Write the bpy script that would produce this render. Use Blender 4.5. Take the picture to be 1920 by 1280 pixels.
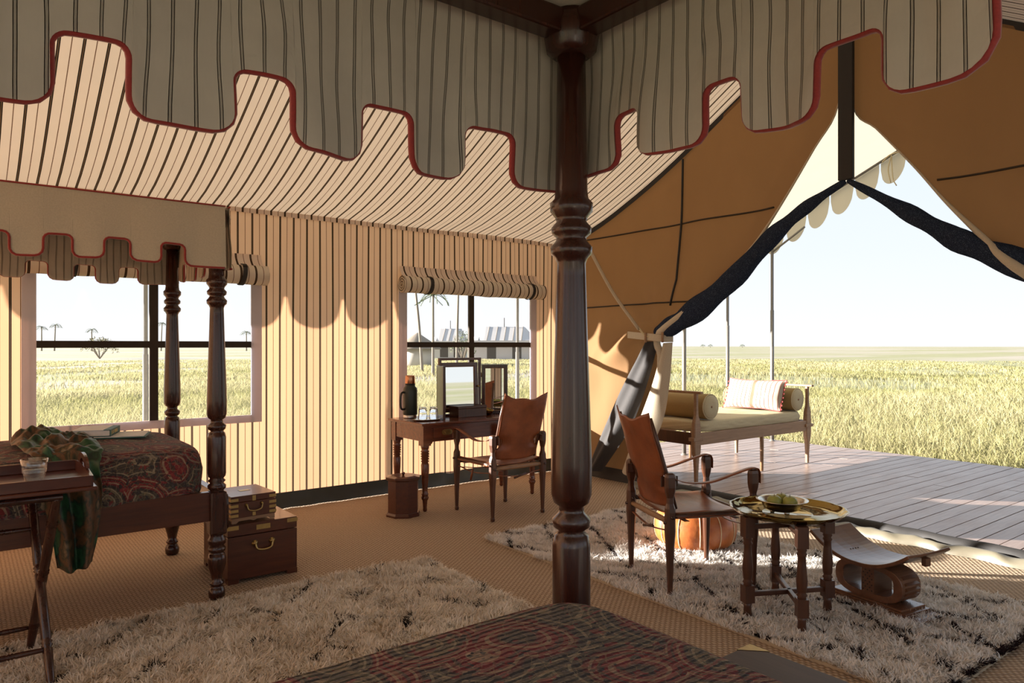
import bpy, bmesh, math, random
import numpy as np
from mathutils import Matrix, Vector
random.seed(7); rng = np.random.default_rng(11)
sc = bpy.context.scene
for o in list(bpy.data.objects): bpy.data.objects.remove(o)
C = sc.collection
PI = math.pi
# ------------------------------------------------------------------ camera, sky, sun, exposure
cd = bpy.data.cameras.new('camera'); cam = bpy.data.objects.new('camera', cd); C.objects.link(cam)
cd.sensor_width = 36; cd.lens = 1335 / 1920 * 36; cd.shift_y = 8 / 1920; cd.clip_end = 5000; cd.clip_start = .02
cam.location = (0, 0, 1.35); cam.rotation_euler = (PI / 2, 0, -math.radians(90 - 52.3))
sc.camera = cam
W = bpy.data.worlds.new('sky'); sc.world = W; W.use_nodes = True
wn = W.node_tree; wn.nodes.clear()
wo = wn.nodes.new('ShaderNodeOutputWorld'); wb = wn.nodes.new('ShaderNodeBackground')
wc = wn.nodes.new('ShaderNodeTexCoord'); ws = wn.nodes.new('ShaderNodeSeparateXYZ'); wr = wn.nodes.new('ShaderNodeValToRGB')
wn.links.new(wc.outputs['Generated'], ws.inputs[0]); wn.links.new(ws.outputs['Z'], wr.inputs[0])
wn.links.new(wr.outputs[0], wb.inputs[0]); wn.links.new(wb.outputs[0], wo.inputs[0])
e = wr.color_ramp.elements; e[0].position = 0; e[0].color = (.90, .91, .93, 1); e[1].position = 1; e[1].color = (.46, .62, .88, 1)
q = e.new(.12); q.color = (.80, .86, .93, 1)
q = e.new(.4); q.color = (.66, .78, .93, 1)
wb.inputs[1].default_value = 0.80
sl = bpy.data.lights.new('sun', 'SUN'); sl.energy = 19; sl.angle = math.radians(.6); sl.color = (1, .93, .83)
sun = bpy.data.objects.new('sun', sl); C.objects.link(sun)
sun.rotation_euler = Vector((1, -1, -.285)).to_track_quat('-Z', 'Y').to_euler(); sun.location = (-8, 14, 5)
sc.view_settings.view_transform = 'Standard'; sc.view_settings.look = 'None'; sc.view_settings.gamma = 1
sc.view_settings.use_curve_mapping = False
sc.view_settings.exposure = 0.52
sc.cycles.max_bounces = 10; sc.cycles.diffuse_bounces = 6; sc.cycles.transmission_bounces = 8; sc.cycles.transparent_max_bounces = 12
sc.cycles.use_denoising = True

# ------------------------------------------------------------------ mesh helpers
def rot(ax, a): return Matrix.Rotation(a, 4, ax)
def tr(x, y, z): return Matrix.Translation((x, y, z))
class MB:
    def __init__(s): s.v = []; s.f = []; s.uv = None; s.sm = []
    def add(s, vs, fs, M=None, smooth=True):
        n = len(s.v)
        s.v += [tuple(M @ Vector(p)) for p in vs] if M is not None else [tuple(p) for p in vs]
        for f in fs: s.f.append(tuple(i + n for i in f)); s.sm.append(smooth)
        return s
    def box(s, x0, x1, y0, y1, z0, z1, M=None):
        vs = [(x, y, z) for z in (z0, z1) for y in (y0, y1) for x in (x0, x1)]
        return s.add(vs, [(0, 2, 3, 1), (4, 5, 7, 6), (0, 1, 5, 4), (2, 6, 7, 3), (0, 4, 6, 2), (1, 3, 7, 5)], M, False)
    def lathe(s, prof, seg=20, M=None, mod=None, caps=True, smooth=True):   # prof: (z, r)
        vs = []; fs = []
        for z, r in prof:
            for k in range(seg):
                a = 2 * PI * k / seg; m = mod(a, z) if mod else 1
                vs.append((r * m * math.cos(a), r * m * math.sin(a), z))
        for i in range(len(prof) - 1):
            for k in range(seg):
                k2 = (k + 1) % seg
                fs.append((i * seg + k, i * seg + k2, (i + 1) * seg + k2, (i + 1) * seg + k))
        if caps:
            fs.append(tuple(range(seg - 1, -1, -1))); b = (len(prof) - 1) * seg; fs.append(tuple(range(b, b + seg)))
        return s.add(vs, fs, M, smooth)
    def loft(s, secs, M=None, smooth=False, caps=True):
        n = len(secs[0]); vs = [p for q in secs for p in q]; fs = []
        for i in range(len(secs) - 1):
            for k in range(n):
                k2 = (k + 1) % n
                fs.append((i * n + k, i * n + k2, (i + 1) * n + k2, (i + 1) * n + k))
        if caps: fs.append(tuple(range(n - 1, -1, -1))); b = (len(secs) - 1) * n; fs.append(tuple(range(b, b + n)))
        return s.add(vs, fs, M, smooth)
    def tube(s, pts, r, seg=8, M=None, flat=1.0, caps=True):    # r number or list; flat squashes the second axis
        pts = [Vector(p) for p in pts]; n = len(pts); rr = r if hasattr(r, '__len__') else [r] * n
        up = Vector((0, 0, 1)); secs = []; prev = None
        for i, p in enumerate(pts):
            t = (pts[min(i + 1, n - 1)] - pts[max(i - 1, 0)]).normalized()
            if prev is None:
                a = t.cross(up if abs(t.z) < .95 else Vector((0, 1, 0))).normalized()
            else: a = (prev - t * prev.dot(t)).normalized()
            prev = a; b = t.cross(a)
            secs.append([p + a * (rr[i] * math.cos(2 * PI * k / seg)) + b * (rr[i] * flat * math.sin(2 * PI * k / seg)) for k in range(seg)])
        return s.loft(secs, M, True, caps)
    def grid(s, fn, nu, nv, M=None, uvfn=None, keep=None):
        vs = []; uv = []
        for j in range(nv + 1):
            for i in range(nu + 1):
                u, v = i / nu, j / nv; vs.append(fn(u, v))
                if uvfn: uv.append(uvfn(u, v))
        fs = []
        for j in range(nv):
            for i in range(nu):
                if keep and not keep((i + .5) / nu, (j + .5) / nv): continue
                a = j * (nu + 1) + i; fs.append((a, a + 1, a + nu + 2, a + nu + 1))
        if uvfn:
            if s.uv is None: s.uv = [(0, 0)] * len(s.v)
            s.uv += uv
        return s.add(vs, fs, M, True)
    def prism(s, outline, y0, y1, M=None):     # outline in xz, extruded along y
        n = len(outline)
        vs = [(x, y0, z) for x, z in outline] + [(x, y1, z) for x, z in outline]
        fs = [tuple(range(n)), tuple(range(2 * n - 1, n - 1, -1))] + [(k, n + k, n + (k + 1) % n, (k + 1) % n) for k in range(n)]
        return s.add(vs, fs, M, False)
    def ring(s, outer, inner, y0, y1, M=None):  # two outlines of equal count in xz
        n = len(outer); vs = []
        for y in (y0, y1):
            vs += [(x, y, z) for x, z in outer] + [(x, y, z) for x, z in inner]
        fs = []
        for k in range(n):
            k2 = (k + 1) % n
            fs += [(k, k2, n + k2, n + k), (2 * n + k, 3 * n + k, 3 * n + k2, 2 * n + k2), (k, 2 * n + k, 2 * n + k2, k2), (n + k, n + k2, 3 * n + k2, 3 * n + k)]
        return s.add(vs, fs, M, False)
    def mesh(s, name, off=None):
        me = bpy.data.meshes.new(name)
        v = s.v if off is None else [(x - off[0], y - off[1], z - off[2]) for x, y, z in s.v]
        me.from_pydata(v, [], s.f); me.polygons.foreach_set('use_smooth', s.sm)
        if s.uv is not None:
            l = me.uv_layers.new(name='UVMap'); idx = np.empty(len(me.loops), int); me.loops.foreach_get('vertex_index', idx)
            uv = s.uv + [(0, 0)] * (len(s.v) - len(s.uv)); l.data.foreach_set('uv', np.array(uv, float)[idx].ravel())
        me.update(); return me
def tag(o, label=None, cat=None, group=None, kind=None):
    if label: o['label'] = label
    if cat: o['category'] = cat
    if group: o['group'] = group
    if kind: o['kind'] = kind
    return o
def thing(name, label, cat, loc=(0, 0, 0), rz=0, group=None, kind=None):
    o = bpy.data.objects.new(name, None); C.objects.link(o); o.location = loc; o.rotation_euler = (0, 0, rz); o.empty_display_size = .1
    return tag(o, label, cat, group, kind)
def part(name, mb, m, parent=None, bev=0, solid=0, world=False, loc=None, sub=0, label=None):
    off = None
    if world and parent is not None:
        off = Vector(parent.location)
        if parent.parent: off = off + Vector(parent.parent.location)
    if loc is not None: off = loc
    me = mb.mesh(name, off) if isinstance(mb, MB) else mb
    if m: me.materials.append(m) if not me.materials else None
    o = bpy.data.objects.new(name, me); C.objects.link(o)
    if loc is not None: o.location = loc
    if parent is not None: o.parent = parent
    if solid: md = o.modifiers.new('solid', 'SOLIDIFY'); md.thickness = solid; md.offset = 0
    if bev: md = o.modifiers.new('bevel', 'BEVEL'); md.width = bev; md.segments = 2; md.limit_method = 'ANGLE'; md.angle_limit = .6
    if sub: md = o.modifiers.new('sub', 'SUBSURF'); md.levels = sub; md.render_levels = sub
    if label: o['label'] = label
    return o
def copy_tree(o, parent=None):
    c = o.copy(); C.objects.link(c)
    if parent is not None: c.parent = parent
    for ch in list(o.children): copy_tree(ch, c)
    return c
def lerp(a, b, t): return a + (b - a) * t
def interp(x, xs, ys): return float(np.interp(x, xs, ys))
def curve(pts, n):          # Catmull-Rom through pts
    P = [Vector(p) for p in pts]; P = [P[0] * 2 - P[1]] + P + [P[-1] * 2 - P[-2]]; out = []
    for i in range(1, len(P) - 2):
        for k in range(n):
            t = k / n; a, b, c, d = P[i - 1:i + 3]
            out.append(.5 * ((2 * b) + (c - a) * t + (2 * a - 5 * b + 4 * c - d) * t * t + (3 * b - a - 3 * c + d) * t ** 3))
    out.append(P[-2]); return out
def vnoise(x, y, seed=0):   # smooth value noise, numpy
    x = np.asarray(x, float); y = np.asarray(y, float)
    def h(i, j):
        n = np.sin(i * 127.1 + j * 311.7 + seed * 74.7) * 43758.5453; return n - np.floor(n)
    i = np.floor(x); j = np.floor(y); u = x - i; v = y - j; u = u * u * (3 - 2 * u); v = v * v * (3 - 2 * v)
    return (h(i, j) * (1 - u) + h(i + 1, j) * u) * (1 - v) + (h(i, j + 1) * (1 - u) + h(i + 1, j + 1) * u) * v
def vn(x, y, s=0): return float(vnoise(x, y, s)) * 2 - 1

# ------------------------------------------------------------------ materials
class N:
    def __init__(s, name):
        s.m = bpy.data.materials.new(name); s.m.use_nodes = True; s.t = s.m.node_tree; s.t.nodes.clear(); s.out = s.n('ShaderNodeOutputMaterial')
    def n(s, t, **kw):
        o = s.t.nodes.new(t)
        for k, v in kw.items():
            if k.startswith('i_'):
                key = k[2:].replace('_', ' '); s.set(o.inputs[int(key)] if key.isdigit() else o.inputs[key], v)
            else: setattr(o, k, v)
        return o
    def set(s, inp, v):
        if isinstance(v, bpy.types.NodeSocket): s.t.links.new(v, inp)
        elif isinstance(v, (tuple, list)) and len(v) == 3 and inp.type == 'RGBA': inp.default_value = (*v, 1)
        else: inp.default_value = v
    def math(s, op, a, b=0.0, c=0.0):
        o = s.n('ShaderNodeMath', operation=op); s.set(o.inputs[0], a); s.set(o.inputs[1], b); s.set(o.inputs[2], c); return o.outputs[0]
    def mix(s, f, a, b):
        o = s.n('ShaderNodeMix', data_type='RGBA'); s.set(o.inputs['Factor'], f); s.set(o.inputs[6], a); s.set(o.inputs[7], b); return o.outputs[2]
    def coord(s, k='Object', scale=(1, 1, 1), rz=0):
        c = s.n('ShaderNodeTexCoord'); mp = s.n('ShaderNodeMapping'); s.t.links.new(c.outputs[k], mp.inputs[0]); mp.inputs['Scale'].default_value = scale
        mp.inputs['Rotation'].default_value = (0, 0, rz); return mp.outputs[0]
    def noise(s, scale, vec=None, detail=3, rough=.5):
        o = s.n('ShaderNodeTexNoise'); o.inputs['Scale'].default_value = scale; o.inputs['Detail'].default_value = detail; o.inputs['Roughness'].default_value = rough
        if vec is not None: s.set(o.inputs['Vector'], vec)
        return o.outputs[0]
    def ramp(s, f, stops):
        o = s.n('ShaderNodeValToRGB'); s.set(o.inputs[0], f); e = o.color_ramp.elements
        while len(e) < len(stops): e.new(.5)
        for k, (p, c) in enumerate(stops): e[k].position = p; e[k].color = (*c, 1)
        return o.outputs[0]
    def bump(s, h, strength=.3, dist=.01):
        o = s.n('ShaderNodeBump'); s.set(o.inputs['Height'], h); o.inputs['Strength'].default_value = strength; o.inputs['Distance'].default_value = dist; return o.outputs[0]
    def pbr(s, col, rough=.5, metal=0, normal=None, coat=0, spec=None, sheen=0, alpha=None, transm=0, ior=None):
        o = s.n('ShaderNodeBsdfPrincipled'); s.set(o.inputs['Base Color'], col); s.set(o.inputs['Roughness'], rough); s.set(o.inputs['Metallic'], metal)
        if normal is not None: s.set(o.inputs['Normal'], normal)
        o.inputs['Coat Weight'].default_value = coat; o.inputs['Coat Roughness'].default_value = .12
        if spec is not None: o.inputs['Specular IOR Level'].default_value = spec
        if sheen: o.inputs['Sheen Weight'].default_value = sheen
        if transm: o.inputs['Transmission Weight'].default_value = transm
        if ior: o.inputs['IOR'].default_value = ior
        return o.outputs[0]
    def shmix(s, f, a, b):
        o = s.n('ShaderNodeMixShader'); s.set(o.inputs[0], f); s.set(o.inputs[1], a); s.set(o.inputs[2], b); return o.outputs[0]
    def done(s, sh): s.t.links.new(sh, s.out.inputs[0]); return s.m
    def cloth(s, col, tcol, tf, normal=None):
        d = s.n('ShaderNodeBsdfDiffuse'); s.set(d.inputs[0], col); t = s.n('ShaderNodeBsdfTranslucent'); s.set(t.inputs[0], tcol)
        if normal is not None: s.set(d.inputs['Normal'], normal)
        return s.shmix(tf, d.outputs[0], t.outputs[0])
def wood(name, c1, c2, rough=.3, coat=.3, axis='Z', sc_=14):
    a = N(name); st = {'Z': (sc_, sc_, sc_ * .09), 'X': (sc_ * .09, sc_, sc_), 'Y': (sc_, sc_ * .09, sc_)}[axis]
    v = a.coord('Object', st); f = a.noise(3, v, 5, .6); g = a.noise(14, v, 3, .6)
    col = a.ramp(f, [(.3, c1), (.7, c2)]); col = a.mix(a.math('MULTIPLY', g, .35), col, tuple(x * .5 for x in c1))
    return a.done(a.pbr(col, rough, coat=coat, normal=a.bump(g, .06, .003)))
def plain(name, col, rough=.6, metal=0, nz=.12, sc_=30, coat=0, bump=.1, sheen=0):
    a = N(name); f = a.noise(sc_, a.coord(), 3); c = a.mix(f, tuple(min(1, x * (1 - nz)) for x in col), tuple(min(1, x * (1 + nz)) for x in col))
    return a.done(a.pbr(c, rough, metal, a.bump(f, bump, .004), coat, sheen=sheen))
def stripes(a, x, period, lines, base):   # lines: (centre, half width, colour)
    f = a.math('FRACT', a.math('DIVIDE', x, period)); col = base
    for c, w, k in lines: col = a.mix(a.math('COMPARE', f, c, w), col, k)
    return col
def xyz(a, k='Object'):
    c = a.n('ShaderNodeTexCoord'); s_ = a.n('ShaderNodeSeparateXYZ'); a.t.links.new(c.outputs[k], s_.inputs[0]); return s_.outputs
M = {}
def striped_wall(name, base, tcol, tf):
    a = N(name); x = xyz(a)[0]; w = a.noise(6, a.coord('Object', (1, 1, .3)), 2)
    ln = [(.25, .07, (.10, .065, .042)), (.205, .018, (.012, .01, .01)), (.295, .018, (.012, .01, .01)), (.75, .02, (.12, .06, .035))]
    b = a.mix(w, tuple(v * .9 for v in base), tuple(min(1, v * 1.08) for v in base))
    col = stripes(a, x, .115, ln, b); tc = stripes(a, x, .115, [(c, w_, tuple(v * 1.3 for v in k)) for c, w_, k in ln], tcol)
    h = a.noise(5, a.coord('Object', (1, 1, .35)), 3)
    return a.done(a.cloth(col, tc, tf, a.bump(h, .25, .03)))
M['wall'] = striped_wall('striped_wall_fabric', (.78, .73, .66), (.88, .48, .27), .225)
M['blind'] = striped_wall('striped_blind_fabric', (.70, .63, .53), (.8, .65, .5), .06)
M['ceil'] = striped_wall('striped_ceiling_fabric', (.72, .635, .575), (.86, .75, .69), .46)
def canvas(name, base, tcol, tf):
    a = N(name); f = a.noise(3, a.coord('Object', (1, 1, .5)), 4); g = a.noise(180, a.coord('Object', (1, 1, 1)), 2)
    c = a.mix(f, tuple(v * .82 for v in base), tuple(v * 1.1 for v in base))
    return a.done(a.cloth(c, tcol, tf, a.bump(a.math('ADD', f, a.math('MULTIPLY', g, .05)), .3, .02)))
M['canvas'] = canvas('tan_canvas', (.25, .15, .08), (.46, .24, .10), .24)
M['fly'] = canvas('cream_fly_canvas', (.66, .60, .47), (.80, .72, .56), .30)
M['outer'] = canvas('pale_outer_canvas', (.6, .54, .44), (.7, .55, .35), .35)
M['tape'] = canvas('lavender_tape', (.72, .70, .76), (.85, .82, .9), .3)
M['bar'] = plain('brown_webbing', (.035, .024, .016), .8)
M['black'] = plain('black_canvas', (.018, .017, .018), .7)
M['ground'] = plain('dark_green_groundsheet', (.045, .052, .048), .38, sc_=12, bump=.5)
M['khaki'] = plain('khaki_groundsheet', (.15, .135, .10), .42, sc_=9, bump=.5)
a = N('insect_mesh'); t_ = a.n('ShaderNodeBsdfTransparent'); d_ = a.n('ShaderNodeBsdfTranslucent'); a.set(d_.inputs[0], (.95, .93, .9)); M['mesh'] = a.done(a.shmix(.008, t_.outputs[0], d_.outputs[0]))
a = N('navy_net'); f = a.noise(260, a.coord(), 2); c = a.ramp(f, [(.56, (.022, .032, .062)), (.66, (.16, .20, .28))]); M['net'] = a.done(a.cloth(c, (.06, .07, .10), .3))
M['hangnet'] = plain('charcoal_net', (.04, .038, .04), .9)
# ticking inside the canopy valances (uv in metres)
def ticking(name, period, base, lines, tf=.3):
    a = N(name); u = xyz(a, 'UV')[0]; f = a.noise(9, a.coord('UV', (1, 1, 1)), 3); g = a.noise(200, a.coord('UV', (1, .15, 1)), 2)
    b = a.mix(f, tuple(v * .86 for v in base), tuple(v * 1.1 for v in base)); b = a.mix(a.math('MULTIPLY', g, .2), b, tuple(v * .6 for v in base))
    col = stripes(a, u, period, lines, b)
    return a.done(a.cloth(col, tuple(v * .9 for v in base), tf, a.bump(f, .35, .02)))
BK = (.02, .02, .022)
M['tick'] = ticking('ticking_fabric', .0385, (.63, .57, .48), [(.44, .022, BK), (.56, .022, BK), (.5, .012, (.2, .18, .15))])
M['linen'] = plain('beige_linen', (.50, .435, .335), .9, sc_=160, nz=.18, sheen=.2)
M['red'] = plain('red_velvet_trim', (.27, .018, .014), .75, sc_=200, nz=.3, sheen=.4)
M['mahog'] = wood('dark_mahogany', (.030, .008, .005), (.056, .015, .008), .26, .2)
M['mahogx'] = wood('mahogany_boards', (.06, .015, .008), (.11, .03, .014), .3, .3, 'X')
M['desk'] = wood('desk_mahogany', (.10, .027, .012), (.18, .05, .02), .25, .4, 'X')
M['chairwood'] = wood('chair_teak', (.055, .019, .009), (.10, .036, .016), .38, .1)
M['teak'] = wood('weathered_teak', (.25, .14, .075), (.38, .22, .12), .5, .05, 'X')
M['stool'] = wood('stool_wood', (.12, .048, .025), (.20, .09, .045), .30, .35, 'Y')
a = N('deck_timber'); oi = a.n('ShaderNodeObjectInfo'); v = a.coord('Object', (1.2, 16, 16)); f = a.noise(3, v, 5, .6); k = a.noise(2.0, a.coord('Object', (1, 2, 1)), 3)
c = a.ramp(f, [(.25, (.21, .145, .12)), (.6, (.35, .265, .23)), (.85, (.43, .34, .30))]); c = a.mix(a.math('MULTIPLY', oi.outputs['Random'], .45), c, (.22, .13, .09))
M['deck'] = a.done(a.pbr(c, a.math('MULTIPLY_ADD', k, .25, .2), normal=a.bump(f, .15, .004), spec=.6))
a = N('tan_leather'); f = a.noise(9, a.coord(), 5, .6); g = a.noise(90, a.coord(), 3)
M['leather'] = a.done(a.pbr(a.ramp(f, [(.25, (.13, .034, .012)), (.7, (.27, .08, .027))]), .34, normal=a.bump(a.math('ADD', f, a.math('MULTIPLY', g, .12)), .25, .01), spec=.5))
a = N('pouf_leather'); f = a.noise(11, a.coord(), 5, .6); M['pouf'] = a.done(a.pbr(a.ramp(f, [(.25, (.27, .06, .015)), (.7, (.52, .17, .045))]), .38, normal=a.bump(f, .35, .012)))
M['stitch'] = plain('cream_stitch', (.75, .62, .42), .8)
a = N('hammered_brass'); f = a.noise(26, a.coord(), 3); M['brass'] = a.done(a.pbr(a.mix(f, (.24, .165, .045), (.34, .24, .075)), .09, 1, a.bump(f, .12, .006)))
M['oldbrass'] = plain('old_brass', (.42, .30, .12), .35, 1, .2, 40)
M['silver'] = plain('pale_metal', (.62, .58, .5), .25, 1, .1, 40)
M['steel'] = plain('steel', (.6, .6, .6), .25, 1)
M['greypole'] = plain('grey_pole', (.20, .19, .18), .45, .3)
M['apple'] = plain('green_fruit', (.28, .29, .06), .4, 0, .3, 14)
def clear(name, tint, ior):
    a = N(name); fr = a.n('ShaderNodeLayerWeight'); fr.inputs[0].default_value = .5; t_ = a.n('ShaderNodeBsdfTransparent'); a.set(t_.inputs[0], tint); g_ = a.n('ShaderNodeBsdfGlossy'); a.set(g_.inputs[0], (1, 1, 1)); g_.inputs['Roughness'].default_value = .03
    return a.done(a.shmix(a.math('MULTIPLY_ADD', a.math('POWER', fr.outputs['Facing'], 2.2), .75, .08), t_.outputs[0], g_.outputs[0]))
M['glass'] = clear('clear_glass', (.95, .97, .98), 1.5)
M['tumbler'] = (lambda a: a.done(a.pbr((.97, .98, .98), .02, transm=1, ior=1.45)))(N('tumbler_glass'))
M['water'] = clear('water', (.90, .94, .97), 1.4)
M['mirror'] = (lambda a: a.done(a.pbr((.85, .88, .87), .015, 1)))(N('mirror_glass'))
M['flask'] = plain('green_enamel', (.025, .038, .033), .4, 0, .2, 120)
M['copper'] = plain('copper_cup', (.55, .28, .16), .28, 1)
M['blackp'] = plain('black_plastic', (.02, .02, .02), .4)
M['paper'] = plain('paper', (.78, .77, .74), .8)
M['bookg'] = plain('green_cloth_cover', (.02, .10, .085), .6)
M['gold'] = plain('gold_lettering', (.6, .45, .15), .4, .6)
M['olive'] = plain('olive_canvas', (.30, .20, .08), .85, sc_=90)
M['cream'] = plain('cream_canvas', (.50, .42, .27), .85, sc_=90)
a = N('camouflage_silk'); f = a.noise(11, a.coord('UV', (1, .6, 1)), 4, .6); c = a.ramp(f, [(.32, (.006, .02, .014)), (.42, (.02, .085, .035)), (.48, (.008, .022, .014)), (.54, (.13, .06, .025)), (.60, (.015, .025, .012)), (.66, (.20, .13, .07)), (.74, (.02, .09, .045))])
M['scarf'] = a.done(a.pbr(c, .5))
# paisley quilt
a = N('paisley_quilt'); v0 = a.coord('Object'); dn = a.n('ShaderNodeTexNoise'); a.set(dn.inputs['Vector'], v0); dn.inputs['Scale'].default_value = 5
vm = a.n('ShaderNodeVectorMath', operation='MULTIPLY_ADD'); a.set(vm.inputs[0], dn.outputs['Color']); vm.inputs[1].default_value = (.07, .07, .07); a.set(vm.inputs[2], v0)
vo = a.n('ShaderNodeTexVoronoi'); a.set(vo.inputs['Vector'], vm.outputs[0]); vo.inputs['Scale'].default_value = 5.0
ve = a.n('ShaderNodeTexVoronoi', feature='DISTANCE_TO_EDGE'); a.set(ve.inputs['Vector'], vm.outputs[0]); ve.inputs['Scale'].default_value = 36
rings = a.math('SINE', a.math('MULTIPLY', vo.outputs['Distance'], 46)); RED = (.20, .018, .022); DK = (.038, .028, .027); OL = (.125, .10, .062); CR = (.36, .29, .19)
big = a.ramp(vo.outputs['Distance'], [(0.0, CR), (.07, DK), (.12, (.2, .15, .08)), (.17, DK), (.27, OL), (.36, DK), (.43, RED), (.58, (.15, .010, .012)), (.66, DK), (1, OL)])
c = a.mix(a.math('MULTIPLY', a.math('GREATER_THAN', rings, .82), .6), big, CR); c = a.mix(a.math('MULTIPLY', a.math('LESS_THAN', rings, -.8), .8), c, DK)
c = a.mix(a.math('MULTIPLY', a.math('LESS_THAN', ve.outputs['Distance'], .04), .4), c, (.30, .22, .12)); c = a.mix(a.math('GREATER_THAN', a.noise(38, v0, 2), .63), c, DK); c = a.mix(a.math('MULTIPLY', a.math('GREATER_THAN', a.noise(30, a.coord('Object', (1, 1.3, 1.2)), 2), .62), .8), c, RED)
wv = a.n('ShaderNodeTexWave', bands_direction='Y'); a.set(wv.inputs['Vector'], v0); wv.inputs['Scale'].default_value = 17; wv.inputs['Distortion'].default_value = 2.5; wv.inputs['Detail Scale'].default_value = 2
hh = a.math('ADD', a.math('MULTIPLY', wv.outputs['Fac'], 1.0), a.math('MULTIPLY', a.noise(70, v0, 3), .8))
M['quilt'] = a.done(a.pbr(c, .8, normal=a.bump(hh, 1.0, .014), sheen=.15))
# sisal
a = N('sisal_weave'); o3 = xyz(a); nj = a.math('MULTIPLY', a.noise(25, a.coord(), 2), .012); ox = a.math('ADD', o3[0], nj); oy = a.math('ADD', o3[1], nj); wx = a.math('SINE', a.math('MULTIPLY', ox, 2 * PI / .04)); row = a.math('FLOOR', a.math('DIVIDE', ox, .02))
wy = a.math('SINE', a.math('ADD', a.math('MULTIPLY', oy, 2 * PI / .03), a.math('MULTIPLY', row, PI))); n1 = a.noise(60, a.coord(), 3); n2 = a.noise(1.2, a.coord(), 3); n3 = a.noise(170, a.coord(), 2)
h = a.math('ADD', a.math('MULTIPLY', a.math('ABSOLUTE', wx), .6), a.math('MULTIPLY', wy, .5)); h = a.math('ADD', h, a.math('MULTIPLY', n1, .6))
c = a.ramp(a.math('MULTIPLY_ADD', h, .4, .3), [(.15, (.07, .045, .03)), (.5, (.33, .24, .165)), (.85, (.60, .49, .37))]); c = a.mix(a.math('MULTIPLY', n3, .35), c, (.20, .12, .06)); c = a.mix(a.math('MULTIPLY', n2, .3), c, (.30, .19, .11))
M['sisal'] = a.done(a.pbr(c, .85, normal=a.bump(h, .7, .006)))
a = N('wool_pile'); at = a.n('ShaderNodeAttribute', attribute_name='Col'); d_ = a.n('ShaderNodeBsdfDiffuse'); a.set(d_.inputs[0], at.outputs['Color']); t_ = a.n('ShaderNodeBsdfTranslucent'); a.set(t_.inputs[0], at.outputs['Color']); M['pile'] = a.done(a.shmix(.25, d_.outputs[0], t_.outputs[0]))
M['rugbase'] = plain('rug_backing', (.42, .34, .24), .9)
a = N('grass_blades'); at = a.n('ShaderNodeAttribute', attribute_name='Col'); d_ = a.n('ShaderNodeBsdfDiffuse'); a.set(d_.inputs[0], at.outputs['Color']); t_ = a.n('ShaderNodeBsdfTranslucent'); a.set(t_.inputs[0], at.outputs['Color']); M['grass'] = a.done(a.shmix(.4, d_.outputs[0], t_.outputs[0]))
a = N('plain_ground'); v = a.coord('Object', (1, 1, 1), .9); n1 = a.noise(.35, v, 6, .65); n2 = a.noise(.018, a.coord('Object', (.35, 2.2, 1), -.9), 5, .6); n3 = a.noise(6, v, 4)
c = a.ramp(n1, [(.3, (.22, .215, .09)), (.55, (.30, .28, .14)), (.75, (.36, .32, .19))]); c = a.mix(a.ramp(n2, [(.47, (0, 0, 0)), (.56, (.85, .85, .85))]), c, (.42, .35, .30)); c = a.mix(a.math('MULTIPLY', n3, .35), c, (.17, .18, .06))
M['plain'] = a.done(a.pbr(c, .95, normal=a.bump(n3, .4, .1)))
M['leaf'] = plain('palm_leaf', (.10, .13, .05), .7); M['trunk'] = plain('palm_trunk', (.22, .18, .14), .9)
M['bush'] = plain('dry_bush', (.17, .15, .06), .9)
M['tentwhite'] = plain('far_tent_canvas', (.50, .46, .43), .9); M['thatch'] = plain('thatch', (.20, .16, .12), .95)
a = N('pillow_stripe'); u = xyz(a, 'UV')[0]; c = stripes(a, u, .05, [(.5, .07, (.24, .08, .05)), (.58, .02, (.3, .22, .17))], (.40, .37, .33)); c = a.mix(a.math('COMPARE', u, .34, .022), c, (.20, .14, .10)); M['pillow'] = a.done(a.cloth(c, (.5, .45, .4), .08))

# ------------------------------------------------------------------ the setting
XF, YW, YR, YE, XB = 5.2, 5.87, 2.66, -.55, -2.6       # front gable, window wall, ridge, other side wall, rear
SP = [0, .3, .55, .84, 1]; SH = [4.0, 3.445, 2.97, 2.56, 2.46]
def ceil_h(y):
    s = min(1, abs(y - YR) / 3.21)
    # smooth the profile
    return sum(interp(min(1, max(0, s + k * .05)), SP, SH) for k in (-2, -1, 0, 1, 2)) / 5 if .1 < s < .9 else interp(s, SP, SH)
def struct(name, mb, m, label, cat, loc=None, **k): return tag(part(name, mb, m, loc=loc, **k), label, cat, kind='structure')
struct('floor', MB().box(XB, XF + .02, YE, YW, -.05, 0), M['sisal'], 'woven brown sisal matting covering the tent floor', 'floor')
mb = MB(); mb.grid(lambda u, v: (lerp(-900, 1500, u), lerp(-900, 1500, v), -.3), 4, 4)
struct('ground', mb, M['plain'], 'flat grassy plain stretching to the horizon with pale bare pans', 'ground')
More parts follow.
